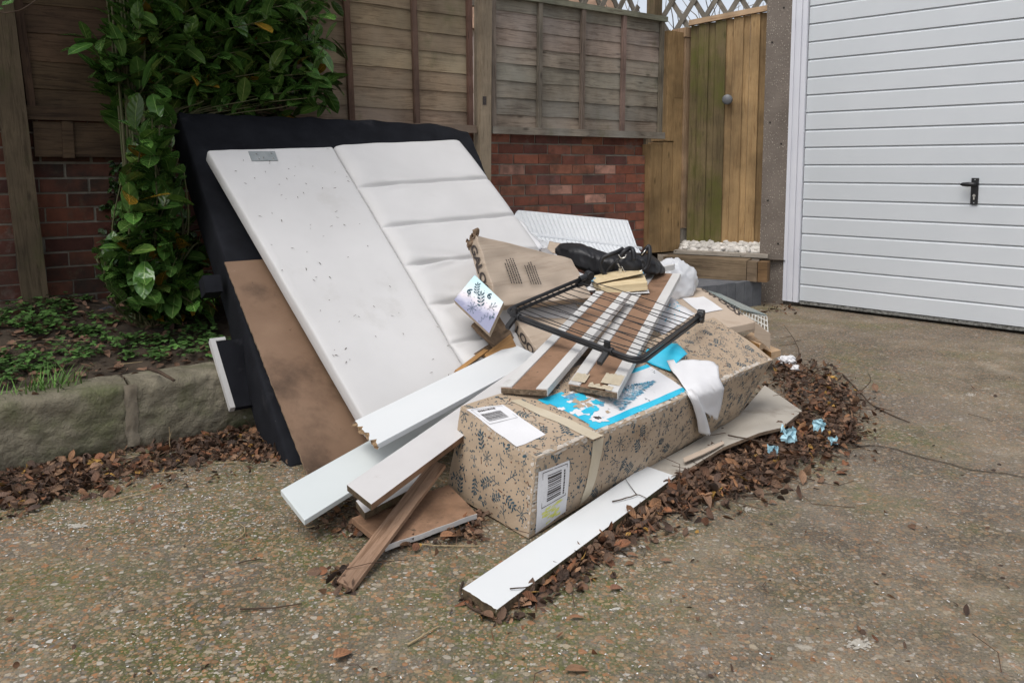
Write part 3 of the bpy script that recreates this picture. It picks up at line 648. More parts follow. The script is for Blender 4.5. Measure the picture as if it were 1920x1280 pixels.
# handle on the door
hp = onplane(gw(0, -.002, 0), GN); pA, pB = hp(1819.5, 383), hp(1836, 334); wH = float(np.dot(pB-pA, GD)); hH = float(pB[2]-pA[2])
m = M(); m.box(pA, GD*wH, ZZ*hH, GN*.008); hd = m.build('handle_plate', 'black_plastic', gar, bevel=.004, seg=3)
c = pA+GD*wH*.55+ZZ*hH*.76+GN*.01
m = M(); m.tube([c, c+GN*.035], .010, 12); m.tube([c+GN*.035+GD*.012, c+GN*.038-GD*.0, c+GN*.038-GD*.03, c+GN*.036-GD*.065, c+GN*.034-GD*.078-ZZ*.002], [.010, .013, .0155, .012, .004], 14); m.build('handle_lever', 'black_plastic', hd, smooth=True)
c = pA+GD*wH*.5+ZZ*hH*.33+GN*.0085
m = M(); m.tube([c, c+GN*.004], .009, 14); m.box(c-GD*.0045-ZZ*.026, GD*.009, ZZ*.022, GN*.004); m.build('lock_cylinder', 'bright_metal', hd)
for k in (.06, .94):
    c2 = pA+GD*wH*.5+ZZ*hH*k+GN*.008; m = M(); m.tube([c2, c2+GN*.002], .004, 8); m.build('screw', 'zinc', hd)

# ---- step, landing, cobbles
kz = .20; kE = A(1.92, 6.09, 0)
st = thing('block_edging', (*kE[:2], 0), 'dark grey block edging in front of the landing by the garage pillar', 'edging')
for i in range(9):
    m = M(); f = rnd.uniform(.9, 1.15); m.col = (f,)*3; p = kE-WD*(.105*(i+1)); m.box(p-WN*.05+ZZ*(rnd.uniform(-.004, .004)-.02), WD*.101, WN*.05, ZZ*(kz+.02)); m.build('edging_block', 'block_grey', st, bevel=.006)
m = M(); q0 = kE-WN*.055
m.add([q0+ZZ*(kz-.006), q0-WD*1.0+ZZ*(kz-.006), q0-WD*1.0-WN*.9+ZZ*(kz-.006), q0-WN*.9+ZZ*(kz-.006)], [(0, 3, 2, 1)])
tag(m.build('paved_landing', 'block_grey'), kind='structure')
sA_, sB_ = A(1.20, 6.31, kz-.004), A(1.775, 6.015, kz-.004); sd_ = sB_-sA_; sn = nrm(A(-sd_[1], sd_[0], 0))
m = M(); m.box(sA_, sd_, sn*.20, ZZ*.155); tag(m.build('timber_step', 'sleeper', bevel=.008), 'weathered timber sleeper forming the step below the gate', 'step')
m = M(); m.col = (1.1, 1.1, 1.15); m.box(sB_+nrm(sd_)*.004, nrm(sd_)*.075, sn*.1, ZZ*.15); m.col = (.95, .78, .6); m.box(sB_+nrm(sd_)*.084, nrm(sd_)*.07, sn*.12, ZZ*.15)
tag(m.build('step_packing_board', 'sleeper', bevel=.004), 'short upright board end between the timber step and the pillar', 'board')
m = M(); m.add([sA_-nrm(sd_)*.4+sn*.2+ZZ*.15, sB_+nrm(sd_)*.25+sn*.2+ZZ*.15, sB_+nrm(sd_)*.25+sn*.75+ZZ*.16, sA_-nrm(sd_)*.4+sn*.75+ZZ*.16], [(0, 1, 2, 3)])
tag(m.build('gravel_landing', 'soil'), kind='structure')
m = M(); f0 = sA_+sn*.225+ZZ*.158+nrm(sd_)*.02; m.box(f0, sd_*1.15, sn*.085, ZZ*.028); tag(m.build('stone_slab', 'flagstone', bevel=.006), 'pale stone slab in front of the white cobbles', 'slab')
m = M(); r3 = random.Random(11)
for i in range(380):
    a, b = r3.uniform(0, 1.12), r3.uniform(0, .30); c = sA_+sd_*a+nrm(sd_)*.05+sn*(.325+b)+ZZ*(.165+.12*b/.3+.03*r3.random())
    rx, ry, rz = r3.uniform(.025, .05), r3.uniform(.02, .035), r3.uniform(.015, .025); ya = r3.uniform(0, 3.14); f = r3.uniform(.7, 1.1); m.col = (f, f, f)
    def eg(u, v, c=c, rx=rx, ry=ry, rz=rz, ya=ya, i=i):
        th, ph = u*2*math.pi, (v-.5)*math.pi; x, y, zz = math.cos(th)*math.cos(ph)*rx, math.sin(th)*math.cos(ph)*ry, math.sin(ph)*rz
        return c+A(x*math.cos(ya)-y*math.sin(ya), x*math.sin(ya)+y*math.cos(ya), zz)*(1+.12*nz((u, v, i), 2.))
    m.grid(eg, 8, 5)
tag(m.build('white_cobbles', 'pebble', smooth=True), kind='stuff')

# ============================================================ THE DUMPED PILE
PH = R(40); VD = math.cos(PH)*WN-math.sin(PH)*ZZ; NB = math.sin(PH)*WN+math.cos(PH)*ZZ
PB = G(544, 877)
hb = onplane(PB+NB*.145, NB)                                          # face of the headboard, which lies on the leaning base
def uvh(px, py): p = hb(px, py)-PB; return float(np.dot(p, WD)), float(np.dot(p, VD))
def ph(u, v, k=0.): return PB+NB*(.145+k)+WD*u+VD*v
def wr(amp, f, seed=0): return lambda u, v: amp*nz((u*f, v*f, seed), 1., seed)

# black bed base leaning over the kerb
base = thing('bed_base', PB, 'big black cloth covered bed base leaning behind the white headboard', 'bed base')
ub, vb = [float(np.dot(onplane(PB, NB)(332, 208)-PB, d)) for d in (WD, VD)]; ur = float(np.dot(onplane(PB, NB)(885, 235)-PB, WD)); e1p = onplane(PB, NB)(947, 404)-PB; ub1 = ur+(float(np.dot(e1p, WD))-ur)*(0-vb)/(float(np.dot(e1p, VD))-vb)
m = M(); qb = [PB+WD*.0, PB+WD*ub1, PB+WD*ur+VD*(vb+.02), PB+WD*ub+VD*vb]
def bbend(p, u, v):
    k = max(0, u-.86)/.14*max(0, v-.6)/.4
    return p+NB*(.008*nz((u*3, v*5, 1), 1.)+.007*nz((u*9, v*3, 2), 1.)+.004*math.sin(u*60+v*9+3*nz((u*3, v*3, 7), 1.))*max(0, v-.75)*4)+VD*(.006*nz((u*7, 0, 3), 1.)*(v > .9)-.0*k)+NB*(-.05*k)+WD*.03*k*nz((u*20, v*12, 5), 1.)
rbox(m, qb, .19, .016, (60, 60, 4), lambda u, v: -.012*math.sin(math.pi*u)*math.sin(math.pi*v), bend=bbend); m.build('cloth_cover', 'black_cloth', base, smooth=True, weld=.0004)
m = M(); q = [D(*p, 3.52) for p in ((392, 505), (409, 501), (430, 535), (412, 552))]
c = onplane(PB-NB*.09-WD*.01, WD)(408, 530)
m.box(c-WD*.06-NB*.04-VD*.05, WD*.07, NB*.07+VD*.03, VD*.07-NB*.03); m.build('corner_foot', 'black_cloth', base, bevel=.004)
# second, shorter black half behind it
b2 = M(); o2 = G(498, 832)
q = [o2, o2+WD*.6, o2+WD*.6-VD*1.05, o2-WD*.03-VD*1.05]
t2 = onplane(o2, NB)(432, 600); L2 = float(np.linalg.norm(t2-o2))
dv = (t2-o2); q = [o2, o2+WD*.6, o2+WD*.6+dv, o2+dv]
rbox(b2, q, .06, .012, (6, 14, 2), wr(.01, 4)); tag(b2.build('black_panel', 'black_cloth', smooth=True, weld=.0004), 'shorter black panel tucked behind the lower end of the bed base', 'panel')
fr_ = thing('framed_panel', G(440, 762, .24), 'black panel with a white edge standing on the stone kerb', 'panel')
a, b = onplane(wf(0, KO+.06, 0), WN)(441, 764), onplane(wf(0, KO-.03, 0), WN)(404, 640)
m = M(); m.box(a, b-a, WD*.28, -NB*.02); m.build('black_face', 'black_cloth', fr_)
m = M(); m.box(a-WD*.020+NB*.004, (b-a)*1.0, WD*.020, -NB*.026); m.box(b-WD*.020+NB*.004, WD*.06, nrm(b-a)*.012, -NB*.026); m.build('white_edge', 'bead_white', fr_, bevel=.003)

# white upholstered headboard: plain panel and padded panel
hd_ = thing('headboard', ph(.3, -.02), 'white upholstered headboard lying against the black bed base', 'headboard')
tl, tc, tr = uvh(388, 281), uvh(625, 274), uvh(866, 268)
sb = uvh(864, 675); k = (sb[0]-tc[0])/(sb[1]-tc[1]); bc = (sb[0]+k*(-.0-sb[1]), -.0)
lb = uvh(708, 831); k = (lb[0]-tl[0])/(lb[1]-tl[1]); bl = (lb[0]+k*(-.0-lb[1]), .0)
re = uvh(1000, 470); br = (re[0]+.03, .0)
m = M(); rbox(m, [ph(*bl), ph(bc[0]-.004, bc[1]), ph(tc[0]-.004, tc[1]), ph(*tl)], .062, .012, (20, 50, 2), lambda u, v: .004*nz((u*3, v*5, 0), 1.)+.0015*nz((u*14, v*20, 3), 1.))
plain = m.build('plain_panel', 'white_cloth', hd_, smooth=True, weld=.0003)
m = M(); seams = [uvh(*p)[1] for p in ((672, 352), (714, 427), (760, 499), (805, 572), (849, 642))]
vt = tc[1]; sf = [0]+[(x-vt)/(0-vt) for x in seams]+[1.]                 # 0 at the top edge
def pad(u, v):
    y = 1-v
    for a, b in zip(sf, sf[1:]):
        if a <= y <= b:
            t = (y-a)/(b-a); dd_ = min(y-a if a > 0 else 9, b-y if b < 1 else 9); h = .66+.22*4*t*(1-t)+.10*min(1, (dd_/.015))-.62*math.exp(-(dd_/.0055)**2)+.10*nz((u*9, y*16, 3), 1.)*math.exp(-dd_/.03)
            edge = min(1, u/.06)**.5*min(1, (1-u)/.05)**.5
            wk = 0
            for s_ in sf[1:-1]:
                d = abs(y-s_)
                for cu, ln in ((.12, .16), (.3, .1), (.85, .15)):
                    wk += .0045*math.exp(-((u-cu)/ln)**2)*math.exp(-d/.018)*math.sin((u*18+s_*40)+d*150)*(1.7 if s_ > .5 else .8)
            if y > .62: wk += .012*math.sin(u*14-(y-.6)*42+2*nz((u*3, y*4, 8), 1.))*math.exp(-u/.22)*min(1, (y-.62)/.1)
            return .026*h*edge-.006+wk*edge+.004*nz((u*5, y*9, 4), 1.)
    return 0
trq = (tr[0], tr[1]-.02)
def rb(p, u, v):
    return p+WD*(.05*math.sin(math.pi*(1-v))*max(0, u-.4)-.03*max(0, v-.9)*u)
rbox(m, [ph(*bc), ph(*br), ph(*trq), ph(*tc)], .062, .014, (40, 330, 2), pad, bend=rb); m.build('padded_panel', 'white_cloth', hd_, smooth=True, weld=.0003)
brk = M(); qz = [hb(*p) for p in ((472, 303), (521, 302), (515, 285), (465, 285))]
rbox(brk, [p+NB*.005 for p in qz], .004, .001); bk = brk.build('metal_bracket', 'zinc', hd_)
m = M(); rq = random.Random(31)
for i in range(70):
    u, v = rq.uniform(.03, .97), rq.random()**.7; a_, b_ = (ph(*bl), ph(bc[0], bc[1])), (ph(*tl), ph(tc[0], tc[1])); p = lerp(lerp(a_[0], a_[1], u), lerp(b_[0], b_[1], u), v)+NB*.0045; t_ = rq.uniform(0, 3.14); l = rq.uniform(.002, .009); d_ = (WD*math.cos(t_)+VD*math.sin(t_))*l; e_ = (WD*math.sin(t_)-VD*math.cos(t_))*rq.uniform(.0007, .0016); m.add([p-d_-e_, p+d_-e_*.4+NB*.001, p+d_+e_*.4, p-d_*.2+e_*1.5+NB*.001, p-d_+e_], [(0, 1, 2, 3, 4)])
tag(m.build('bark_flecks', 'twig', hd_), kind='stuff')
for x, y in ((480, 291), (508, 290), (493, 298), (485, 300), (512, 299)):
    m = M(); c = hb(x, y)+NB*.005; m.tube([c, c+NB*.004], .0045, 8); m.build('screw', 'bright_metal', bk)

# brown hardboard sheet
m = M(); h0 = G(578, 893, .0); h1 = onplane(PB+NB*.03, NB)(421, 491); h2 = G(702, 846, .0); h3 = h1+WD*.42+NB*.002
q = [h0, h2, h3, h1]; ed = lambda p, u, v: p+WD*(.004*nz((v*40, 0, 0), 1.) if u < .05 else 0)
rbox(m, q, .007, .001, (10, 60, 1), mi=(0, 0, 1, 1, 1, 1), bend=ed); tag(m.build('hardboard_sheet', ['hardboard', 'hardboard_edge'], weld=.0003), 'brown hardboard sheet leaning beside the left edge of the headboard', 'board')

# ---- planks
def plank(name, label, nL, nR, zL, zR, far, zf, th, mats, mi, r=.0015, torn=0., sag=0., cat='plank', group=None, nu=30, flen=None):
    """nL,nR pixels of the near end, far = pixel of the middle of the far end"""
    a, b = G(*nL, zL), G(*nR, zR); f = G(*far, zf)-(a+b)/2
    if flen: f = nrm(f)*flen
    q = [b, b+f, a+f, a]; seed = rnd.uniform(0, 99); d = nrm(f)
    def bend(p, u, v):
        if torn and u < .1: p = p+d*torn*(nz((v*9, p[2]*90, seed), 1.)+.6*nz((v*31, p[2]*200, seed), 1.))*(1-u/.1)
        return p-ZZ*sag*math.sin(math.pi*u)
    m = M(); rbox(m, q, th, r, (nu, 14 if torn else 3, 3 if torn else 1), mi=mi, bend=bend)
    o = m.build(name, mats, weld=.0002); tag(o, label, cat, group); return q, o
LAM = (0, 0, 0, 0, 1, 1)
plank('laminate_plank', 'white laminate plank with a torn chipboard end on top of the others', (664, 789), (708, 832), .225, .215, (988, 656), .30, .018, ['white_laminate', 'chipboard'], LAM, torn=.02, group='white boards on the left of the pile')
plank('laminate_plank', 'pale greenish white plank reaching farthest out to the left', (526, 918), (571, 975), .105, .085, (905, 735), .17, .016, ['grey_laminate', 'chipboard'], (0, 0, 0, 0, 0, 0), group='white boards on the left of the pile')
plank('laminate_plank', 'dirty white plank with a raw brown side edge beside the patterned box', (650, 908), (696, 945), .165, .150, (1062, 648), .33, .020, ['dirty_laminate', 'brown_board', 'wet_chipboard'], (0, 0, 1, 0, 2, 2), group='white boards on the left of the pile')
plank('laminate_plank', 'long white plank lying on the ground in front of the patterned box', (867, 1102), (932, 1142), .028, .028, (1238, 882), .030, .026, ['white_laminate', 'wet_chipboard'], (0, 0, 1, 1, 1, 1), torn=.004)
plank('timber_strip', 'narrow brown hardwood strip sloping down to the ground', (631, 1088), (661, 1103), .014, .014, (822, 866), .125, .012, ['hardwood'], (0,)*6, cat='strip of wood')
q = [G(722, 1023, .030), G(895, 962, .034), G(842, 908, .05), G(659, 970, .045)]
m = M(); rbox(m, q, .018, .002, (20, 12, 2), mi=(0, 0, 1, 1, 0, 0), bend=lambda p, u, v: p+ZZ*.003*nz((u*4, v*4, 0), 1.)); tag(m.build('chipboard_panel', ['brown_board', 'bead_white'], weld=.0002), 'brown chipboard panel flat on the ground beneath the hardwood strip', 'board')
q = [G(684, 961, .075), G(812, 895, .08), G(795, 872, .09), G(667, 938, .08)]
m = M(); rbox(m, q, .022, .002, (12, 4, 2), mi=(0, 0, 1, 1, 1, 1)); tag(m.build('board_offcut', ['dirty_laminate', 'wet_chipboard'], weld=.0002), 'stained white board offcut squeezed under the dirty white plank', 'board')

# ---- patterned gift carton
TRn, TLn, TRf, TLf = G(1005, 861, .228), G(865, 764, .290), G(1450, 673, .262), G(1338, 593, .385)
BRn, BLn, BRf = G(990, 1008, .004), G(836, 920, .012), G(1388, 778, .03); BLf = A(*(TLf[:2]), .06)+A(-.03, .04, 0)
gift = thing('gift_carton', (BRn+BLn+BRf+BLf)/4, 'long cardboard carton printed with dark sprigs and berries', 'carton')
def wob(p): return p+A(nz(p, 5, 1), nz(p, 5, 2), nz(p, 5, 3))*.006+A(nz(p, 17, 4), nz(p, 17, 5), nz(p, 17, 6))*.0022
def face(q, amp):
    N = qn(q); return lambda u, v: wob(bil(q, u, v)+N*amp*(max(0, math.sin(math.pi*u))*max(0, math.sin(math.pi*v)))**.8+N*.004*nz((u*6, v*4, amp*99), 1.)*min(1, 9*u, 9*v, 9*(1-u), 9*(1-v)))
fT, fR, fN = face([TRn, TRf, TLf, TLn], .006), face([BRn, BRf, TRf, TRn], .014), face([BLn, BRn, TRn, TLn], .012)
fF, fL_ = face([BRf, BLf, TLf, TRf], .004), face([BLf, BLn, TLn, TLf], .004)
m = M()
for f, nu, nv in ((fT, 60, 24), (fR, 60, 18), (fN, 24, 18), (fF, 10, 18), (fL_, 60, 18)): m.grid(f, nu, nv)
carton = m.build('carton_body', 'gift_cardboard', gift, smooth=False, weld=.0004)
def ell(c, a, b, th, n=9): return [(c[0]+a*math.cos(t)*math.cos(th)-b*math.sin(t)*math.sin(th), c[1]+a*math.cos(t)*math.sin(th)+b*math.sin(t)*math.cos(th)) for t in [2*math.pi*i/n for i in range(n)]]
class Ink:
    """printed 2-D motifs laid on a surface"""
    def __init__(s, fn, k, la, lb): s.m = M(); s.g = lift(fn, k); s.la = la; s.lb = lb; s.mi = 0
    def poly(s, pts, mi=None):
        if any(not (.004 < p[0] < s.la-.004 and .004 < p[1] < s.lb-.004) for p in pts): return
        c = (sum(p[0] for p in pts)/len(pts), sum(p[1] for p in pts)/len(pts))
        P = [s.g(c[0]/s.la, c[1]/s.lb)]+[s.g(p[0]/s.la, p[1]/s.lb) for p in pts]; n = len(pts)
        s.m.add(P, [(0, i+1, (i+1) % n+1) for i in range(n)], None, s.mi if mi is None else mi)
    def line(s, pts, w, mi=None):
        for (x0, y0), (x1, y1) in zip(pts, pts[1:]):
            l = math.hypot(x1-x0, y1-y0)+1e-9; nx, ny = -(y1-y0)/l*w/2, (x1-x0)/l*w/2
            s.poly([(x0+nx, y0+ny), (x0-nx, y0-ny), (x1-nx, y1-ny), (x1+nx, y1+ny)], mi)
    def ring(s, c, r, w, mi=None): s.line(ell(c, r, r, 0, 10)+[ell(c, r, r, 0, 10)[0]], w, mi)
def motif(I, x, y, th, sc, kind, mi):
    ct, st_ = math.cos(th), math.sin(th); T = lambda a, b: (x+sc*(a*ct-b*st_), y+sc*(a*st_+b*ct)); w = .0018
    if kind == 0:      # fat leafed sprig
        I.line([T(-.5, 0), T(.5, 0)], w, mi)
        for i in range(4):
            for sg in (1, -1): a = -.36+.22*i; I.poly(ell(T(a+.1, .17*sg), .15*sc, .06*sc, th+sg*1.0), mi)
        I.poly(ell(T(.5, 0), .14*sc, .06*sc, th), mi)
    elif kind == 1:    # berry branch
        I.line([T(-.5, -.05), T(-.1, .02), T(.45, -.03)], w, mi)
        for a, b, c, d in ((-.2, 0, .05, .3), (0, .02, .2, -.26), (.15, 0, .42, .24)):
            I.line([T(a, b), T(c, d)], w, mi); I.poly(ell(T(c, d), .055*sc, .055*sc, 0, 7), mi)
        I.poly(ell(T(.48, -.03), .055*sc, .055*sc, 0, 7), mi)
    elif kind == 2:    # starburst
        for i in range(8):
            t = i*.785+.2; I.line([T(.04*math.cos(t), .04*math.sin(t)), T(.42*math.cos(t), .42*math.sin(t))], w, mi); I.poly(ell(T(.44*math.cos(t), .44*math.sin(t)), .05*sc, .05*sc, 0, 6), mi)
    elif kind == 3:    # drop leaf pair
        I.line([T(-.4, -.1), T(0, 0), T(.4, .1)], w, mi); I.poly(ell(T(-.2, .12), .17*sc, .08*sc, th+.7), mi); I.poly(ell(T(.2, -.1), .17*sc, .08*sc, th-.5), mi); I.ring(T(.42, .14), .1*sc, w*1.2, mi)
    elif kind == 4:    # loops
        p = []
        for i in range(34): t = i*.6; p.append(T(-.5+i*.03+.05*math.cos(t), .13*math.sin(t)+.1*math.sin(i*.1)))
        I.line(p, w*.7, mi)
    elif kind == 5:    # holly star outline
        p = [T((.22 if i % 2 else .12)*math.cos(i*.628), (.22 if i % 2 else .12)*math.sin(i*.628)) for i in range(11)]; I.line(p, w*.7, mi)
    elif kind == 6: I.ring(T(0, 0), .13*sc, w*1.4, mi); I.poly(ell(T(.3, .25), .05*sc, .05*sc, 0, 6), mi)
    else:
        for _ in range(5): I.poly(ell(T(rnd.uniform(-.4, .4), rnd.uniform(-.4, .4)), .035*sc, .035*sc, 0, 6), mi)
def doodles(fn, la, lb, step, seed):
    r = random.Random(seed); I = Ink(fn, .0009, la, lb); ny = max(1, int(lb/step+.3)); nx = int(la/step)
    for i in range(nx+1):
        for j in range(ny+1):
            x, y = (i+.5+r.uniform(-.22, .22))*step, (j+.5*(i % 2)+r.uniform(-.2, .2))*step
            k = r.choice([0, 0, 1, 1, 2, 3, 3, 4, 5, 6]); mi = 2 if k in (4, 5) else (0 if r.random() < .86 else 2)
            motif(I, x, y, r.uniform(0, 6.28), step*(.86 if k != 5 else .6)*r.uniform(.8, 1.1), k, mi)
            for _ in range(9):
                p = (x+r.uniform(-.6, .6)*step, y+r.uniform(-.6, .6)*step); I.poly(ell(p, r.uniform(.0018, .0034), .0026, 0, 6), 0 if r.random() < .85 else 1)
            if r.random() < .25: a = r.uniform(0, 6.28); p = (x+.45*step, y+.4*step); I.line([p, (p[0]+.02*math.cos(a), p[1]+.02*math.sin(a))], .003, 1)
    I.m.build('printed_sprigs', ['ink_teal', 'ink_rust', 'ink_faint'], gift)
for f, a, b, sd in ((fT, TRn, TRf, 1), (fR, BRn, BRf, 2), (fN, BLn, BRn, 3)):
    lb_ = float(np.linalg.norm((TLn-TRn) if sd == 1 else (TRn-BRn))); doodles(f, float(np.linalg.norm(b-a)), lb_, .058 if sd != 3 else .056, sd)
def barcode(m, f2, x0, x1, y0, y1, n, mi=1, horiz=False, seed=1):
    r = random.Random(seed); g = lift(f2, .0006); x = 0
    while x < .96:
        wd_ = r.choice((.03, .05, .08))
        a, b = x0+(x1-x0)*x, x0+(x1-x0)*min(1, x+wd_)
        for k in range(4):
            c, d = lerp(y0, y1, k/4), lerp(y0, y1, (k+1)/4)
            Q = [(a, c), (b, c), (b, d), (a, d)]
            if horiz: Q = [(c, a), (d, a), (d, b), (c, b)]
            m.add([g(*p) for p in Q], [(0, 1, 2, 3)], None, mi)
        x += wd_+r.choice((.03, .045, .06))
def smallprint(m, f2, x0, x1, y0, y1, rows, seed=1, mi=1, vert=False, gap=.4):
    r = random.Random(seed); g = lift(f2, .0006)
    for i in range(rows):
        y = y0+(y1-y0)*(i+.2)/rows; h = (y1-y0)/rows*(1-gap); x = x0; end = x0+(x1-x0)*r.uniform(.7, 1)
        while x < end:
            l = (x1-x0)*r.uniform(.03, .09); Q = [(x, y), (min(x+l, x1), y), (min(x+l, x1), y+h), (x, y+h)]
            if vert: Q = [(b, a) for a, b in Q]
            m.add([g(*p) for p in Q], [(0, 1, 2, 3)], None, mi); x += l+(x1-x0)*.02
def frame2(m, f2, x0, x1, y0, y1, w, mi=1):
    g = lift(f2, .0006)
    for a, b, c, d in ((x0, x1, y0, y0+w), (x0, x1, y1-w, y1), (x0, x0+w, y0, y1), (x1-w, x1, y0, y1)): m.add([g(a, c), g(b, c), g(b, d), g(a, d)], [(0, 1, 2, 3)], None, mi)
# scuffed and frayed edges
m = M(); rs = random.Random(77)
for fn, along, n_ in ((fT, lambda t: (t, rs.uniform(.0, .045)), 150), (fR, lambda t: (t, 1-rs.uniform(.0, .05)), 110), (fN, lambda t: (t, 1-rs.uniform(0, .03)), 40), (fN, lambda t: (1-rs.uniform(0, .05), t), 40), (fR, lambda t: (rs.uniform(0, .008), t), 30)):
    g_ = lift(fn, .0012)
    for i in range(n_):
        t_ = rs.random(); u0, v0 = along(t_); a = rs.uniform(.003, .014); b = rs.uniform(.006, .03)
        pts = [(u0+a*math.cos(q)*rs.uniform(.5, 1.2), v0+b*math.sin(q)*rs.uniform(.5, 1.2)) for q in [i_*6.283/7 for i_ in range(7)]]
        pts = [(min(1, max(0, x)), min(1, max(0, y))) for x, y in pts]; m.add([g_(*p) for p in pts], [tuple(range(7))], None, rs.choice((0, 1, 1)))
tag(m.build('scuff_marks', ['damp_cardboard', 'scuff'], gift), kind='stuff')
# address label on the lid, and one on the long side
m = M(); f2 = decalquad(m, fT, ((969, 838), (1023, 815), (943, 759), (874, 768)), .0016, (12, 12))
barcode(m, f2, .64, .84, .16, .74, 1, horiz=True, seed=4); frame2(m, f2, .08, .93, .58, .97, .006); smallprint(m, f2, .2, .85, .88, .95, 1, 3); m.build('address_label', ['paper', 'ink_black'], gift)
m = M(); f2 = decalquad(m, fR, ((1003, 1000), (1060, 958), (1067, 862), (1009, 884)), .0016, (10, 14))
barcode(m, f2, .44, .90, .30, .74, 1, horiz=True, seed=7); frame2(m, f2, .14, .93, .36, .96, .012); smallprint(m, f2, .42, .92, .80, .87, 1, 5, vert=True)
g = lift(f2, .0005)
r = random.Random(3)
for i in range(26):
    x, y = r.uniform(.15, .7), r.uniform(.02, .3); m.add([g(x, y), g(x+.16, y+r.uniform(-.02, .02)), g(x+.18, y+.03), g(x+.02, y+.03)], [(0, 1, 2, 3)], None, 2)
m.build('barcode_label', ['paper', 'ink_black', 'highlighter'], gift)
m = M(); tp = lambda a, b, c, d, f: decalquad(m, f, (a, b, c, d), .0022, (3, 24))
tp((1112, 825), (1132, 817), (974, 749), (957, 752), fT); tp((1085, 948), (1106, 926), (1131, 819), (1111, 827), fR); m.build('packing_tape', 'tape', gift)
# blue picture on the lid: frame, snow-white sky and a fir tree, torn at the near end
pq = [np.array(unfold(fT, *p)) for p in ((1116, 806), (1288, 733), (1213, 683), (1004, 748))]
g0 = lift(fT, .0014); pic = lambda u, v: g0(*bil(pq, u, v))
m = M(); r = random.Random(12)
def cell(u0, u1, v0, v1, mi, k): g = lift(pic, k); m.grid(lambda a, b: g(lerp(u0, u1, a), lerp(v0, v1, b)), 12, 8, mi)
cell(.0, 1.0, .0, .115, 0, 0); cell(.02, .16, .115, .80, 0, 0); cell(.55, 1., .9, 1., 0, 0)
cell(.16, 1.0, .115, .90, 1, 0); cell(.0, .2, .8, .97, 0, -.0002)
def patch(cx, cy, rx, ry, mi, k, n=18):
    g = lift(pic, k); sd = r.uniform(0, 99); P = [g(cx, cy)]
    for i in range(n): t = 6.2832*i/n; f = 1+.55*nz((math.cos(t)*1.6, math.sin(t)*1.6, sd), 1.)+.25*r.uniform(-1, 1); P.append(g(cx+rx*f*math.cos(t), cy+ry*f*math.sin(t)))
    m.add(P, [(0, i+1, (i+1) % n+1) for i in range(n)], None, mi)
for _ in range(26): patch(r.uniform(.10, .36), r.uniform(.2, .85), r.uniform(.015, .06), r.uniform(.03, .10), r.choice((0, 1, 1, 3, 3, 2)), .0006+r.random()*.0006)
for _ in range(7): patch(r.uniform(.02, .14), r.uniform(.1, .75), r.uniform(.01, .03), r.uniform(.02, .05), 1, .0008)
patch(.125, .19, .055, .105, 1, .0014, 24); patch(.115, .2, .012, .04, 4, .0018); patch(.135, .18, .012, .035, 4, .0018)
g = lift(pic, .0016)
ax = (.36, .43), (.86, .48)                                            # trunk foot and tip of the printed fir
for i in range(900):
    t = r.random()**1.25; x = lerp(ax[0][0], ax[1][0], t); y = lerp(ax[0][1], ax[1][1], t); hw = (.27*(1-t)+.01); o_ = r.uniform(-1, 1)
    x2, y2 = x-abs(o_)*.05+r.uniform(-.01, .01), y+o_*hw; a = math.atan2(.6*o_, .55)+r.uniform(-.5, .5)
    dx, dy = .030*math.cos(a), .060*math.sin(a); nx, ny = -dy*.07, dx*.07
    gg_ = lift(pic, .0012+r.random()*.0008); m.add([gg_(x2, y2), gg_(x2+dx*.5+nx, y2+dy*.5+ny), gg_(x2+dx, y2+dy), gg_(x2+dx*.5-nx, y2+dy*.5-ny)], [(0, 1, 2, 3)], None, r.choice((2, 2, 2, 5, 0)))
m.build('torn_picture', ['cyan_print', 'paper', 'tree_print', 'gift_cardboard', 'ink_black', 'ink_teal'], gift)
# loose flap of torn white paper, hanging over the edge of the carton
TopN = qn([TRn, TRf, TLf, TLn]); ton = onplane(TRn, TopN); RN = qn([BRn, BRf, TRf, TRn]); ron = onplane(TRn, RN)
def onbox(px, py, k):
    u, v = unfold(fR, px, py)
    if v < 1: return lift(fR, k+.004)(u, v)
    return lift(fT, k)(*unfold(fT, px, py))
fl = thing('paper_flap', ton(1285, 720, .02), 'torn white paper sheet hanging over the edge of the patterned carton', 'paper')
Lc = [(1247, 689, .03), (1256, 703, .022), (1271, 718, .012), (1284, 734, .010), (1291, 752, .014), (1297, 762, .02)]
Rc = [(1334, 691, .03), (1342, 700, .034), (1344, 718, .028), (1344, 738, .022), (1340, 762, .02), (1334, 780, .022)]
def curve(P, t):
    x = t*(len(P)-1); i = min(int(x), len(P)-2); f = x-i; return tuple(P[i][k]*(1-f)+P[i+1][k]*f for k in range(3))
def flap(u, v):
    a, b = curve(Lc, v), curve(Rc, v); p = [a[k]*(1-u)+b[k]*u for k in range(3)]
    if v > .96: p[1] += 7*nz((u*9, 0, 1), 1.)
    return onbox(p[0], p[1], p[2]+.008*math.sin(math.pi*u)*(1-v)+.004*nz((u*4, v*4, 0), 1.))
m = M(); m.grid(flap, 16, 24)
L2_, R2_ = [(1284, 735, .012), (1293, 760, .018), (1299, 785, .02), (1302, 806, .02)], [(1300, 742, .02), (1312, 768, .022), (1319, 788, .022), (1325, 808, .02)]
def tail(u, v):
    a, b = curve(L2_, v), curve(R2_, v); p = [a[k]*(1-u)+b[k]*u for k in range(3)]
    if v > .95: p[1] += 4*nz((u*7, 0, 3), 1.)
    return onbox(p[0], p[1], p[2]-.006+.012*math.sin(math.pi*u))
m.grid(tail, 8, 14); m.build('white_sheet', 'paper', fl, smooth=True, solid=.0008)
m = M(); Lq, Rq = [(1203, 676, .006), (1222, 686, .006), (1240, 693, .006), (1256, 701, .012)], [(1212, 667, .02), (1240, 664, .036), (1266, 664, .04), (1284, 680, .034)]
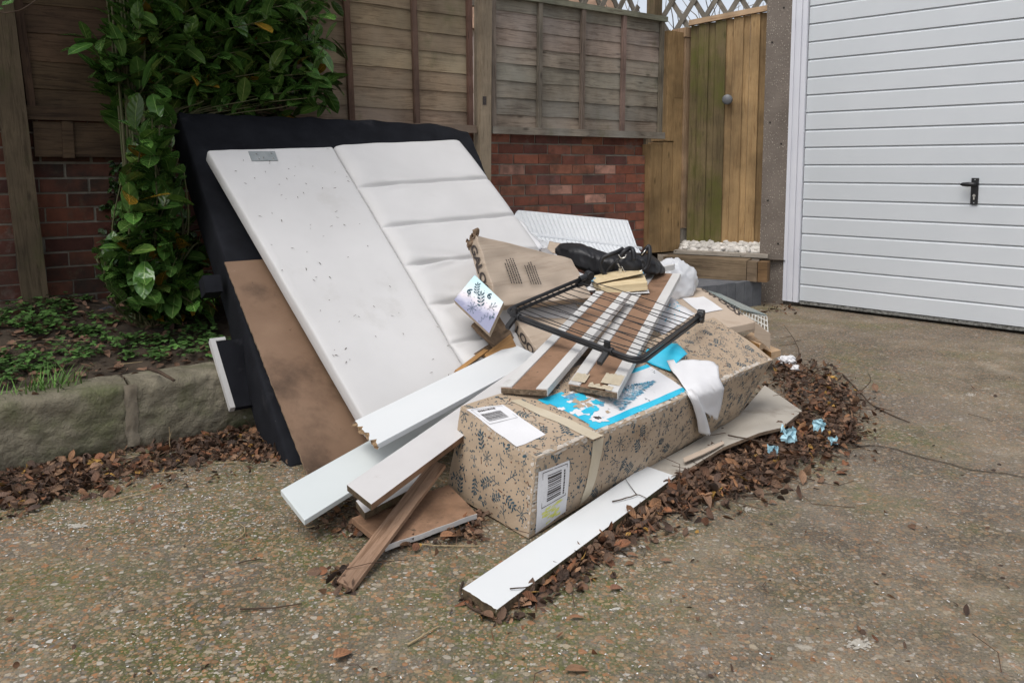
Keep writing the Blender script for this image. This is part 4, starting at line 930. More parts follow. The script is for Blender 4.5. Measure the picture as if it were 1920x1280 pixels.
def curl(u, v):
    a, b = curve(Lq, v), curve(Rq, v); p = [a[k]*(1-u)+b[k]*u for k in range(3)]
    return onbox(p[0], p[1]+(2*nz((v*12, 0, 2), 1.) if u > .9 else 0), p[2]+.02*math.sin(math.pi*u*.9))
m.grid(curl, 12, 18); m.build('curled_blue_edge', 'cyan_print', fl, smooth=True, solid=.0008)

# ---- two brown rails with white beading, across the carton
def rail(label, nL, nR, z, far, zf, flen=None, frac=.23):
    a, b = G(*nL, z), G(*nR, z); f = G(*far, zf)-(a+b)/2
    t = thing('wooden_rail', (a+b)/2, label, 'rail', 'brown rails with white beading'); n = qn([b, b+f, a+f, a]); wv = a-b
    m = M(); sd = rnd.uniform(0, 99); d = nrm(f)
    bend = lambda p, u, v: p+(d*.006*(nz((v*12, p[2]*120, sd), 1.)) if u < .03 else 0)
    rbox(m, [b, b+f, a+f, a], .019, .001, (40, 12, 2), mi=(0, 0, 0, 0, 1, 1), bend=bend); m.build('rail_board', ['brown_board', 'raw_end'], t, weld=.0002)
    for o in (0, 1-frac):
        m = M(); s0 = b+wv*o-(wv*.02 if o == 0 else 0)+d*.004; e = wv*(frac+.02)
        m.box(s0-n*(.021 if o == 0 else 0), f*.996, e*.06 if o == 0 else e*.04, n*(.0255 if o == 0 else .0045)); m.box(s0+e*.06+n*.0004, f*.996, e*.94, n*.0042); m.build('edge_beading', 'bead_white', t, bevel=.0012, seg=1)
    return t, (a, b, f, n)
_, R1 = rail('brown rail with white beading nearer the headboard', (939, 727), (1024, 732), .325, (1150, 548), .475)
r2t, R2 = rail('brown rail with white beading and masking tape on its rough end', (1067, 721), (1156, 737), .315, (1246, 512), .48)
a, b, f, n = R2
for k, (u0, u1, v0, v1) in enumerate(((.015, .06, .70, 1.0), (.03, .085, .0, .40), (.0, .02, .1, .6))):
    m = M(); m.grid(lambda u, v: b+(a-b)*lerp(v0, v1, v)+f*(lerp(u0, u1, u)+.012*nz((v*7, u, k), 1.)*(u > .5))+n*(.0062+.0016*nz((u*4, v*5, k), 1.)), 8, 10); m.build('masking_tape', 'tape', r2t)

# ---- black clothes airer
air = thing('clothes_airer', G(1070, 620, .5), 'black folding clothes airer wing with thin wires over the rails', 'clothes airer')
cA, cB, cC, cD = G(945, 583, .49), G(1196, 676, .395), G(1312, 590, .435), G(1098, 519, .60)
def arcpath(a, b, c, r=.05, n=6):
    d1, d2 = nrm(a-b), nrm(c-b); return [b+d1*r*(1-t)**2+d2*r*t*t for t in [i/n for i in range(n+1)]]
upn = nrm(np.cross(cB-cA, cD-cA)); upn = upn if upn[2] > 0 else -upn
for k, (off, sh, e1, e2) in enumerate((((0), 0, 1., 1.), (-.022, .016, .93, .97))):
    d = upn*off+nrm(cC-cB)*sh*1.2; P = [lerp(cA, cD, e1)+d]+arcpath(cD, cA, cB, .045 if not k else .06)
    P = [p+d if i else p for i, p in enumerate(P)]
    P += [p+d for p in arcpath(cA, cB, cC, .06 if not k else .07)]+[lerp(cB, cC, e2)+d]
    m = M(); m.tube(P, .0074, 10); m.build('tube_frame', 'black_plastic', air, smooth=True)
for p, q, k in ((cD, cA, 0), (lerp(cA, cD, .93)-upn*.022+nrm(cC-cB)*.02, cA, 1), (cC, cB, 0), (lerp(cB, cC, .96)-upn*.02+nrm(cC-cB)*.02, cB, 1)):
    m = M(); d = nrm(p-q); m.tube([p-d*.03, p+d*.012], .0135, 12); e = nrm(np.cross(d, upn)); c = p+d*.018; m.tube([c-e*.014, c+e*.014], .019, 14); m.build('end_cap', 'black_plastic', air, smooth=False, bevel=.002)
ts = [.085, .155, .215, .29, .355, .42, .50, .565, .64, .72, .80, .90, .965]
for i, t_ in enumerate(ts):
    p, q = lerp(cA, cD, t_)-upn*.006, lerp(cB, cC, t_*.97+.01)-upn*.006; s_g = .012*math.sin(i*1.9)
    m = M(); m.tube([p, lerp(p, q, .3)-ZZ*s_g*.6, lerp(p, q, .6)-ZZ*s_g, q], .0019, 6); m.build('wire', 'black_plastic', air, smooth=True)
for u in (.10, .80):
    c = lerp(cA, cB, u); d = nrm(cB-cA); e = nrm(np.cross(upn, d))
    m = M(); m.tube([c-d*.022, c+d*.022], .0135, 10); m.box(c-d*.010-e*.008+upn*.008, d*.02, upn*.028, e*.012); m.box(c-d*.010-upn*.012-e*.004, d*.02, -upn*.022-e*.05, upn*.014); m.build('clip', 'black_plastic', air, bevel=.003)

# ---- cartons lettered GALOO2
def slabq(q, th, mats, name, parent, r=.004, n=(14, 14, 2), disp=None, mi=(0,)*6, **kw):
    m = M(); rbox(m, q, th, r, n, disp, mi, **kw); return m.build(name, mats, parent, weld=.0002)
KY = .93
T0, B0_ = D(893, 440, 3.5), D(934, 574, 3.38)
q1 = [B0_, D(1112, 558, 3.8), D(1072, 485, 4.0), T0]; n1 = qn(q1); e_ = q1[2]-T0
c1 = thing('flat_carton', bil(q1, .5, .5), 'crushed tan carton lettered GALOO2 leaning on the padded headboard', 'carton', 'tan cartons in the heap')
tornc = lambda p, u, v: p+n1*.010*nz((u*5, v*5, 2), 1.)+e_*(.03*max(0, v-.9)/.1*nz((v*60, u*30, 1), 1.)*(u < .2))
slabq(q1, .072, ['cardboard'], 'carton_body', c1, .006, (24, 30, 3), wr(.006, 3, 1), bend=tornc)
sq = [q1[3]-n1*.072, q1[0]-n1*.072, q1[0], q1[3]]; sN = qn(sq); sfn = lambda u, v: bil(sq, u, v)+sN*.004
m = M(); lettering(m, sfn, 'GALOO2', .001, .10, .92, .2, .78, .035); m.build('stencil_lettering', 'ink_black', c1)
ff = lambda u, v: bil(q1, u, v)+n1*(.006*nz((u*3, v*3, 1), 1., 1)+.010)
for u0, u1, v0, v1, sd in ((.16, .30, .28, .74, 3), (.36, .50, .28, .72, 4)):
    m = M(); f3 = lambda a, b: ff(lerp(u0, u1, a), lerp(v0, v1, b)); smallprint(m, f3, .05, .95, .05, .95, 5, sd, 0, vert=True, gap=.55); m.build('small_print', 'ink_grey' if sd == 9 else 'ink_black', c1)
m = M(); tcn = q1[3]; r = random.Random(2)
for i in range(7):
    p = tcn+e_*r.uniform(-.01, .05)-n1*r.uniform(.0, .07)-ZZ*r.uniform(-.01, .03); m.grid(lambda u, v: p+e_*.045*(u-.5)-ZZ*.04*(v-.5)+n1*.03*nz((u*2+i, v*2, i), 1.)+n1*.012*math.sin(u*4+i), 5, 5)
m.build('torn_corner', 'card_edge', c1, solid=.003)
q2 = [D(1006, 653, 3.26), D(1200, 640, 3.65), D(1110, 574, 3.95), D(945, 567, 3.70)]
c2 = thing('flat_carton', bil(q2, .5, .5), 'tan carton lettered GALOO2 lying below the airer wires', 'carton', 'tan cartons in the heap')
slabq(q2, .058, ['cardboard'], 'carton_body', c2, .005, (16, 16, 3), wr(.006, 3, 4)); n2 = qn(q2)
sq2 = [q2[3]-n2*.058, q2[0]-n2*.058, q2[0], q2[3]]; sN2 = qn(sq2)
m = M(); lettering(m, lambda u, v: bil(sq2, u, v)+sN2*.001, 'GALOO2', .001, .12, 1.1, .2, .8, .035); m.build('stencil_lettering', 'ink_black', c2)
q3 = [D(1245, 640, 3.98), D(1417, 601, 4.0), D(1317, 539, 4.85), D(1225, 545, 4.95)]
c3 = thing('flat_carton', bil(q3, .5, .5), 'open tan carton with a blank white label right of the heap', 'carton', 'tan cartons in the heap')
slabq(q3, .045, ['cardboard'], 'carton_body', c3, .005, (16, 20, 3), wr(.012, 3, 6)); n3 = qn(q3)
f3_ = lambda u, v: bil(q3, u, v)+n3*(.012*nz((u*3, v*3, 6), 1., 6)+.002)
m = M(); uvs = [unfold(f3_, *p) for p in ((1318, 588), (1356, 581), (1319, 556), (1279, 560))]
m.grid(lambda u, v: f3_(*bil([np.array(x) for x in uvs], u, v))+n3*.002, 6, 6); m.build('blank_label', 'paper', c3)
m = M(); lettering(m, lambda u, v: f3_(.93+.055*(1-v), u), 'GALOO2', .002, .97, .18, .0, 1.0, .03); m.build('stencil_lettering', 'ink_black', c3)
m = M(); e0, e1_ = q3[1]-n3*.01, lerp(q3[1], q3[2], .08); fd = D(1446, 626, 3.93)-D(1417, 603, 4.0)
m.grid(lambda u, v: D(1416, 603, 4.0)+fd*u-ZZ*.075*v+WD*.0*v+A(.02, .05, 0)*v*0, 6, 4); m.build('side_flap', 'cardboard', c3, solid=.004)
for nm, lab, pts, zt, th in (('wood_offcut', 'upper square timber offcut under the open carton', ((1424, 646), (1441, 636), (1408, 622), (1394, 632)), .17, .035), ('wood_offcut', 'lower square timber offcut by the leaves at the carton corner', ((1446, 660), (1464, 656), (1440, 645), (1424, 650)), .11, .035)):
    m = M(); rbox(m, [G(*p, zt) for p in pts], th, .002, mi=(0, 0, 0, 0, 1, 1)); tag(m.build(nm, ['pale_timber', 'pine'], weld=.0002), lab, 'wood block', 'timber offcuts at the right end')

# ---- little calendar box, boards and sticks at the foot of the headboard
qk = [D(917, 625, 3.17), D(944, 566, 3.27), D(890, 515, 3.40), D(851, 562, 3.32)]; nk = qn(qk)
kal = thing('calendar_box', bil(qk, .5, .5), 'small blue and lilac printed box numbered 6 on the headboard', 'box')
qk = [qk[3], qk[0], qk[1], qk[2]]
m = M(); rbox(m, qk, .028, .001, (4, 4, 1), mi=(0, 1, 1, 1, 1, 1)); ob = m.build('box_body', ['calendar_print', 'gift_cardboard'], kal, weld=.0002)
me = ob.data; ul = me.uv_layers.active.data
for p in me.polygons:
    if p.material_index == 0:
        for li in p.loop_indices:
            co = np.array(me.vertices[me.loops[li].vertex_index].co)+np.array(kal.location); du, dv_ = qk[1]-qk[0], qk[3]-qk[0]; rel = co-qk[0]
            ul[li].uv = (float(np.dot(rel, du)/np.dot(du, du)), float(np.dot(rel, dv_)/np.dot(dv_, dv_)))
la, lb_ = float(np.linalg.norm(qk[1]-qk[0])), float(np.linalg.norm(qk[3]-qk[0])); I = Ink(lambda u, v: bil(qk, u, v), .0012, la, lb_)
for x, y, th, s_, kd in ((.27, .72, 2.2, .055, 0), (.5, .55, 2.3, .07, 0), (.8, .62, .8, .055, 1), (.75, .2, 1.2, .06, 4), (.42, .2, 0, .055, 2), (.9, .4, 1., .04, 3), (.2, .4, 0, .03, 6)): motif(I, x*la, y*lb_, th, s_, kd, 0)
for _ in range(40): I.poly(ell((rnd.uniform(.08, .92)*la, rnd.uniform(.3, .95)*lb_), rnd.uniform(.001, .0025), .002, 0, 6))
I.m.build('printed_sprigs', 'ink_teal', kal)
for cx_, cy_ in ((.62, .84), (.16, .52)):
    m = M(); lettering(m, lambda u, v: bil(qk, cx_+.11*(u-.5)*1.0, cy_+.19*(v-.5)), '6', .0014, bold=.03); m.build('printed_number', 'ink_teal', kal)
m = M(); rbox(m, [hb(936, 656, .05), hb(966, 632, .06), hb(930, 585, .06), hb(885, 606, .05)], .022, .003, (10, 16, 2), mi=(0, 0, 1, 1, 1, 1), bend=lambda p, u, v: p+A(nz(p, 40, 1), nz(p, 40, 2), nz(p, 40, 3))*.005)
tag(m.build('rotten_board', ['rotted_board', 'card_edge'], weld=.0002), 'rotten brown board piece below the small blue calendar box', 'board')
m = M(); rbox(m, [hb(915, 672, .07), hb(968, 648, .09), hb(957, 626, .08), hb(908, 664, .07)], .010, .001, (6, 3, 1)); tag(m.build('pine_board', 'pine', weld=.0002), 'thin orange pine board wedged behind the torn white plank', 'board')
m = M(); p0_, p1_ = hb(855, 700, .03), hb(909, 660, .05); sd = nrm(np.cross(p1_-p0_, ZZ)); m.box(p0_-sd*.014, p1_-p0_, sd*.028, NB*.018); tag(m.build('pine_stick', 'pine', bevel=.003), 'short square pine stick poking out above the torn white plank', 'stick')
m = M(); rbox(m, [hb(868, 712, .015), hb(990, 668, .02), hb(940, 630, .02), hb(880, 668, .015)], .01, .001); tag(m.build('brown_offcut', 'rotted_board', weld=.0002), 'dark brown board behind the pine stick and white plank', 'board')

# ---- white ribbed drawer
dr = thing('ribbed_drawer', D(1090, 470, 5.0), 'white ribbed plastic drawer tipped on its side by the brick wall', 'drawer')
dq = [D(991, 440, 5.02), D(1195, 464, 5.25), D(1177, 413, 5.55), D(972, 394, 5.35)]; dn = qn(dq)
m = M(); nr = 26
m.grid(lambda u, v: bil(dq, u, v)+dn*.005*math.sin(u*nr*6.283)*min(1, 12*v, 12*(1-v)), nr*8, 6); m.build('ribbed_floor', 'drawer_plastic', dr, solid=.003)
fwd = nrm(A(.28, -.55, -.30))
m = M(); e = [dq[0]-nrm(dq[1]-dq[0])*.01+fwd*.0, dq[1]+nrm(dq[1]-dq[0])*.03]; m.tube([lerp(e[0], e[1], i/8)-ZZ*.004 for i in range(9)], .013, 10); m.build('rim', 'drawer_plastic', dr, smooth=True)
m = M(); m.grid(lambda u, v: lerp(dq[0], dq[1], u)+fwd*.22*v-ZZ*.05*v+dn*.003*math.sin(u*nr*6.283), nr*4, 4); m.build('ribbed_side', 'drawer_plastic', dr, solid=.003)
lq = [D(958, 416, 5.2), dq[0], dq[3], D(968, 397, 5.3)]
m = M(); m.grid(lambda u, v: bil(lq, u, v), 4, 4); m.build('end_wall', 'drawer_plastic', dr, solid=.003)

# ---- handbag
bag = thing('handbag', D(1145, 520, 4.2), 'black leather handbag with silver zip slumped on the heap', 'handbag')
ST = [(1041, 466, 474, 4.45), (1050, 459, 484, 4.42), (1066, 456.5, 495, 4.4), (1085, 457, 504, 4.37), (1108, 463, 514, 4.33), (1128, 472, 521, 4.3), (1148, 475, 523, 4.28), (1168, 474, 520, 4.26), (1188, 474, 515, 4.25), (1206, 478, 511, 4.25), (1222, 480, 511, 4.26), (1236, 489, 512, 4.28), (1246, 501, 512, 4.3)]
def bagf(u, v):
    x = u*(len(ST)-1); i = min(int(x), len(ST)-2); f = x-i; f2 = f*f*(3-2*f)
    a, b, c_t, dY = [ST[i][k]*(1-f)+ST[i+1][k]*f for k in range(4)]
    cen = D(a, (b+c_t)/2, dY); hh = (c_t-b)/2*dY/FL; t = 2*math.pi*v; e = .68
    cs, sn_ = math.cos(t), math.sin(t); cx_ = math.copysign(abs(cs)**e, cs); sy = math.copysign(abs(sn_)**e, sn_)
    p = cen+A(0, 1, .1)*.105*cx_*min(1, 5*u+.2, 5*(1-u)+.2)+ZZ*hh*sy
    d = p-cen; k = .12*nz((u*9, math.cos(t)*1.3, math.sin(t)*1.3), 1., 2)-.10*abs(nz((u*14, math.cos(t)*2.2, math.sin(t)*2.2), 1., 5))+.05*nz((u*30, math.cos(t)*4, math.sin(t)*4), 1., 7)-.13*max(0, 1-abs(((u*5.3+.25*cx_+.2*nz((u*3, v*4, 0), 1.)) % 1)-.5)/.12)*(u > .3)
    return cen+d*(1+k)
m = M(); m.grid(bagf, 90, 40); m.add([bagf(0, v/40) for v in range(40)], [tuple(range(40))]); m.add([bagf(1, v/40) for v in range(40)], [tuple(reversed(range(40)))])
m.build('bag_body', 'handbag_leather', bag, smooth=True, weld=.0003)
Yb = 4.13
def ppath(P, Y): return [D(x, y, Y if len(q_) == 0 else Y+q_[0]) for x, y, *q_ in P]
def smoothp(P, n=5):
    P = [np.asarray(p) for p in P]; out = []
    for i in range(len(P)-1):
        a, b, c, d = P[max(i-1, 0)], P[i], P[i+1], P[min(i+2, len(P)-1)]
        for k in range(n): t = k/n; out.append(.5*((2*b)+(c-a)*t+(2*a-5*b+4*c-d)*t*t+(3*b-a-3*c+d)*t**3))
    return out+[P[-1]]
m = M(); m.tube(smoothp(ppath([(1145, 521), (1132, 512), (1126, 498), (1130, 484), (1144, 477), (1158, 472, .02), (1168, 466, .04)], Yb)), .011, 10); m.build('handle', 'handbag_leather', bag, smooth=True)
m = M(); m.tube(smoothp(ppath([(1163, 480), (1172, 470), (1181, 466, .03), (1187, 470, .0), (1189, 488, -.01)], Yb)), .013, 10); m.build('handle', 'handbag_leather', bag, smooth=True)
m = M(); m.tube(smoothp(ppath([(1203, 478, .02), (1211, 467), (1217, 462), (1218, 480, -.02), (1214, 498, -.02), (1208, 506, -.02)], Yb)), .011, 10); m.build('handle', 'handbag_leather', bag, smooth=True)
m = M(); m.tube(smoothp(ppath([(1160, 478), (1165, 484), (1172, 482), (1174, 477)], Yb-.02)), .0028, 8); m.build('buckle', 'bright_metal', bag, smooth=True)
m = M(); m.tube(ppath([(1203, 478), (1211, 468)], Yb-.03), .0028, 8); m.build('buckle', 'bright_metal', bag, smooth=True)
m = M(); m.tube(smoothp(ppath([(1166, 500), (1171, 508), (1180, 513), (1192, 512), (1205, 506)], Yb-.015)), .0022, 8); m.build('zip', 'bright_metal', bag, smooth=True)
z0_ = D(1163, 503, Yb-.03); m = M(); m.box(z0_-A(.008, 0, 0), A(.016, 0, 0), A(0, -.004, 0), ZZ*-.026); m.box(z0_-A(.006, 0, -.004), A(.008, 0, 0), A(0, -.005, 0), A(-.012, 0, .022)); m.build('zip_pull', 'bright_metal', bag, bevel=.001)
m = M(); m.tube(smoothp(ppath([(1133, 519), (1140, 505), (1152, 492), (1163, 484)], Yb+.005)), .004, 8); m.build('piping', 'handbag_leather', bag, smooth=True)

# ---- paperback, papers, plastic bag
bk_ = thing('paperback_book', D(1165, 545, 3.95), 'worn paperback book with cream pages lying open on the rails', 'book')
bq = [D(1127, 537, 3.86), D(1214, 529, 3.88), D(1206, 511, 4.12), D(1109, 526, 4.08)]
m = M(); rbox(m, bq, .040, .003, (10, 6, 5), lambda u, v: .008*math.sin(u*3.1)*v+.003*nz((u*4, v*4, 1), 1.), bend=lambda p, u, v: p+A(nz(p, 60, 1), nz(p, 60, 2), 0)*.0015); m.build('page_block', 'book_page', bk_, weld=.0002)
m = M(); m.grid(lambda u, v: bil([D(1125, 552, 3.84), D(1218, 548.5, 3.86), D(1210, 530, 4.14), D(1108, 545, 4.1)], u, v)-ZZ*.001, 6, 4); m.build('cover', 'paper', bk_, solid=.001)
m = M(); m.grid(lambda u, v: bil([D(1118, 531, 3.92), D(1205, 512.5, 3.98), D(1204, 506, 4.2), D(1106, 519, 4.15)], u, v)+ZZ*(.012*math.sin(u*3)*v), 10, 6); m.build('lifted_pages', 'book_page', bk_, solid=.001)
def sheet(name, label, pts, mat, amp=.006, n=(10, 10), cat='paper', solid=.0008, seed=0, group=None):
    m = M(); q = [D(*p) for p in pts]; N = qn(q); m.grid(lambda u, v: bil(q, u, v)+N*amp*(nz((u*3, v*3, seed), 1.)+.5*nz((u*8, v*8, seed), 1.)), *n)
    o = m.build(name, mat, smooth=True, solid=solid); return tag(o, label, cat, group), (lambda u, v: bil(q, u, v)+N*(amp*(nz((u*3, v*3, seed), 1.)+.5*nz((u*8, v*8, seed), 1.))))
o, f = sheet('magazine', 'grey printed magazine slid between the carton and the handbag', ((1012, 468, 4.35), (1024, 465, 4.5), (1102, 532, 4.05), (1088, 541, 3.95)), 'ink_grey', .01)
m = M()
for k in range(3): m.grid(lambda u, v: lift(f, .003)(lerp(.1, .9, u), .25+.2*k+.06*v+.05*math.sin(u*3)), 12, 1)
m.build('dark_stripes', 'black_plastic', o)
sheet('paper_sheet', 'crumpled white sheet under the handbag and book', ((1035, 478, 4.45), (1110, 524, 4.15), (1120, 545, 3.98), (1075, 545, 4.0)), 'paper', .02)
sheet('paper_sheet', 'pale blue leaflet under the open paperback', ((1108, 528, 4.0), (1208, 512, 4.05), (1204, 507, 4.2), (1104, 518, 4.16)), 'tree_print', .004)
o, f = sheet('wrapping_paper', 'white and blue printed paper between the rail and the open carton', ((1220, 612, 3.7), (1242, 628, 3.6), (1304, 588, 3.85), (1256, 556, 4.1)), 'paper', .012)
m = M(); r = random.Random(8)
for _ in range(26):
    x, y = r.uniform(.1, .95), r.uniform(.2, .98); a = r.uniform(0, 3); g = lift(f, .0012); w_ = r.uniform(.02, .10)
    m.add([g(x, y), g(x+w_*math.cos(a), y+w_*math.sin(a)), g(x+w_*math.cos(a)+.03, y+w_*math.sin(a)+.02), g(x+.03, y+.03)], [(0, 1, 2, 3)])
m.build('blue_print', 'cyan_print', o)
sheet('plastic_film', 'bluish clear plastic film below the ribbed drawer', ((970, 432, 5.0), (1010, 470, 4.7), (1048, 478, 4.6), (1000, 440, 4.95)), 'bag_film', .03, seed=3, cat='film')
sheet('foam_sheet', 'white polystyrene packing at the right edge of the headboard', ((958, 418, 4.75), (1002, 470, 4.5), (1018, 464, 4.55), (978, 414, 4.85)), 'paper', .006, cat='packing', solid=.02, seed=5)
sheet('tan_card', 'piece of tan card beside the handbag under the drawer', ((1025, 470, 4.6), (1050, 478, 4.5), (1052, 456, 4.7), (1030, 452, 4.75)), 'cardboard', .004, cat='card', solid=.004)
m = M(); cB_ = D(1262, 527, 4.75)
def pb(u, v):
    th, p_ = u*2*math.pi, (v-.5)*math.pi; d = A(math.cos(th)*math.cos(p_), math.sin(th)*math.cos(p_)*.8, math.sin(p_)*1.02)
    rr = .135*(1+.20*nz(d, 1.6, 3)+.12*abs(nz(d, 4, 5))+.05*abs(nz(d, 11, 6))); return cB_+d*rr-ZZ*.02
m.grid(pb, 64, 40); tag(m.build('plastic_bag', 'bag_film', smooth=True, weld=.0003), 'crumpled translucent white plastic bag behind the rail ends', 'bag')
m = M(); m.box(D(1243, 500, 4.5), D(1263, 497, 4.6)-D(1243, 500, 4.5), A(.02, .06, 0), ZZ*-.03); tag(m.build('white_batten', 'bead_white', bevel=.002), 'short white painted batten end behind the handbag', 'batten')

# ---- wire shelf at the right
ws = thing('wire_shelf', D(1390, 600, 4.75), 'white wire shelf with a glass top sloping behind the open carton', 'shelf')
wq = [D(1345, 572, 4.75), D(1418, 618, 4.2), D(1432, 603, 4.5), D(1368, 562, 5.1)]
wq = [D(1340, 570, 4.95), D(1440, 622, 4.3), D(1438, 594, 4.5), D(1350, 554, 5.05)]
for i in range(19):
    u = i/18; m = M(); a, b = lerp(wq[0], wq[1], u), lerp(wq[3], wq[2], u); m.tube([a, b, b+A(-.05, .08, .0)], .003, 6); m.build('upright_wire', 'wire_white', ws, smooth=True)
for v in (0., .35, .7, 1.):
    m = M(); m.tube([lerp(wq[0], wq[3], v), lerp(wq[1], wq[2], v)], .0038, 6); m.build('long_wire', 'wire_white', ws, smooth=True)
m = M(); rbox(m, [wq[3]+ZZ*.006, wq[2]+ZZ*.006, wq[2]+A(-.10, .16, .012), wq[3]+A(-.06, .12, .012)], .006, .001); m.build('glass_top', 'shelf_glass', ws, weld=.0002)

# ---- flattened damp cardboard on the ground
LB = [(1214, 876, .022), (1285, 838, .022), (1350, 800, .03), (1395, 768, .03), (1434, 722, .03)]
RB = [(1256, 897, .030), (1300, 873, .032), (1356, 838, .05), (1424, 811, .065), (1466, 801, .055), (1504, 770, .03)]
def flat(u, v, k=0.):
    a, b = curve(LB, v), curve(RB, v); p = [a[i]*(1-u)+b[i]*u for i in range(3)]
    return G(p[0], p[1], p[2]+.004*nz((u*4, v*7, 1), 1.)+.006*math.sin(v*9+u*3)*(1-abs(2*v-1))+k)
m = M(); m.grid(lambda u, v: flat(u, v), 14, 50); m.grid(lambda u, v: flat(u*.985+.004*nz((v*30, 0, 0), 1.), v*.99, -.012), 14, 50); m.grid(lambda u, v: flat(1, v)-ZZ*.012*u, 2, 50, 1); m.grid(lambda u, v: flat(u, 0)-ZZ*.012*v, 14, 2, 1)
fc = tag(m.build('flattened_cardboard', ['damp_cardboard', 'card_edge'], smooth=True), 'damp grey flattened cardboard under the far end of the patterned carton', 'cardboard')
m = M(); lettering(m, lambda u, v: flat(.25+.42*u, .80+.10*(1-v)*1.0), '02', .0015, 0, 1, 1., 0., .04); m.build('stencil_lettering', 'ink_black', fc)
m = M(); tq = [G(1281, 858, .045), G(1283, 866, .045), G(1322, 849, .052), G(1358, 831, .06), G(1356, 826, .062), G(1318, 842, .055)]
m.add(tq, [(0, 1, 2, 5), (5, 2, 3, 4)]); tag(m.build('card_strip', 'cardboard', solid=.003), 'torn brown card strip lying on the damp flattened cardboard', 'card')

# ============================================================ PLANTS, LITTER, BITS ON THE GROUND
# cherry laurel behind the bed base
r = random.Random(21)
RS, RO = -2.42, .62; root = wf(RS, RO, soil_z(RS, RO)-.02)
lau = thing('laurel_shrub', root, 'glossy dark green laurel shrub growing behind the black bed base', 'shrub')
UP = [(130, 75), (190, 60), (250, 10), (300, -160), (640, -160), (640, 20), (625, 70), (612, 120), (632, 150), (612, 205), (330, 208), (300, 190), (240, 150), (190, 120)]
LO_ = [(175, 455), (225, 420), (235, 270), (240, 200), (330, 205), (350, 290), (385, 430), (420, 560), (430, 620), (360, 635), (215, 560), (180, 490)]
bn_ = -math.sin(PH)*.19
def clear(p):
    """outside the leaning base and in front of the fence"""
    q = p-PB; n_, u_ = float(np.dot(q, NB)), float(np.dot(q, WD)); off = float(np.dot(p-P0, WN))
    if off < (.10 if p[2] > 1.25 else .04): return False
    if -.05 < u_ < ur+.05 and -.27 < n_ < .04 and vb-.05 < float(np.dot(q, VD)): return False
    if u_ > -.02 and n_ > -.0 and float(np.dot(q, VD)) > vb+.02: return False
    return p[2] > soil_z(float(np.dot(p-P0, WD)), off)+.03
tips = []
tries = 0
while len(tips) < 190 and tries < 16000:
    tries += 1; low = len(tips) >= 125; poly = LO_ if low else UP
    px, py = r.uniform(130, 670), r.uniform(-160, 640)
    if not inpoly(px, py, poly): continue
    p = W(px, py, r.uniform(.14, .62) if not low else r.uniform(.25, .95))
    if clear(p): tips.append((p, low))
k_ = 0
while k_ < 60:
    px, py = r.uniform(290, 655), r.uniform(70, 206); p = W(px, py, r.uniform(.12, .50))
    if inpoly(px, py, UP) and clear(p): tips.append((p, False)); k_ += 1
k_ = 0
while k_ < 40:
    px, py = r.uniform(230, 420), r.uniform(215, 560); p = W(px, py, r.uniform(.3, .95))
    if inpoly(px, py, LO_) and clear(p): tips.append((p, True)); k_ += 1
k_ = 0
while k_ < 22:
    px, py = r.uniform(185, 280), r.uniform(425, 575); p = W(px, py, r.uniform(.4, .95))
    if inpoly(px, py, LO_) and clear(p): tips.append((p, True)); k_ += 1
for i in range(26): tips.append((wf(r.uniform(-2.9, -1.0), r.uniform(.1, .7), r.uniform(2.25, 2.75)), False))
st_m, lf_m = M(), M(); LEAVES = [0]
def put_leaf(p, d, up_, size):
    yaw = math.atan2(d[1], d[0]); pit = math.asin(max(-1, min(1, d[2])))
    e = p+d*size
    if not clear(p+d*size*.5) or not clear(e): return
    ex, ey = proj(e)
    if e[2] < 1.6 and not inpoly(ex, ey, LO_) and ey > 222: return
    f = r.uniform(.55, 1.35); wm = 1+.35*r.random()*(r.random() < .3)
    lf_m.col = (f*wm, f*r.uniform(.92, 1.08), f*.9)
    if r.random() < .03: lf_m.col = (3.2, .9, .5)
    leaf(lf_m, p, size, size*r.uniform(.40, .50), yaw, pit, r.uniform(-.7, .7), r.uniform(.0, .32), r.uniform(.1, .38), 6, 1.08, .62); LEAVES[0] += 1
for p, low in tips:
    mid = lerp(root, p, .5)+A(r.uniform(-.1, .1), r.uniform(-.1, .1), r.uniform(.0, .2))
    if not low:
        mid = wf(RS+(float(np.dot(p-P0, WD))-RS)*.22, .32, root[2]+(p[2]-root[2])*.80)
    path = smoothp([root+A(r.uniform(-.05, .05), r.uniform(-.05, .05), 0), mid, p], 7); n_ = len(path)
    st_m.tube(path, [.007*(1-.75*i/n_) for i in range(n_)], 5)
    a = r.uniform(0, 6.28); tot = 0
    for i in range(n_-1, 0, -1):
        seg = path[i]-path[i-1]; l = float(np.linalg.norm(seg)); d0 = seg/(l+1e-9)
        for k in range(max(1, int(l/.031))):
            tot += .031
            if tot > (.42 if not low else .42): break
            q = path[i]-seg*(k*.031/l if l else 0); a += 2.4+r.uniform(-.4, .4)
            s1 = nrm(np.cross(d0, A(.3, .2, .9))); s2 = np.cross(d0, s1)
            dd = nrm(s1*math.cos(a)+s2*math.sin(a)+d0*r.uniform(.3, 1.)+A(.15, -.3, .05)); put_leaf(q, dd, None, r.uniform(.10, .175))
k_ = 0
while k_ < 330:                                                         # low leaves over the top edge of the base
    px, py = r.uniform(300, 622), r.uniform(140, 226); p = W(px, py, r.uniform(.12, .42)); n0 = LEAVES[0]
    k_ += 1
    if clear(p): a = r.uniform(0, 6.28); put_leaf(p, nrm(A(math.cos(a), -.6+.6*math.sin(a), r.uniform(-.6, .8))), None, r.uniform(.10, .165))
st_m.build('stems', 'green_stem', lau, smooth=True)
lf_m.build('foliage', 'laurel_leaf', lau, smooth=True)
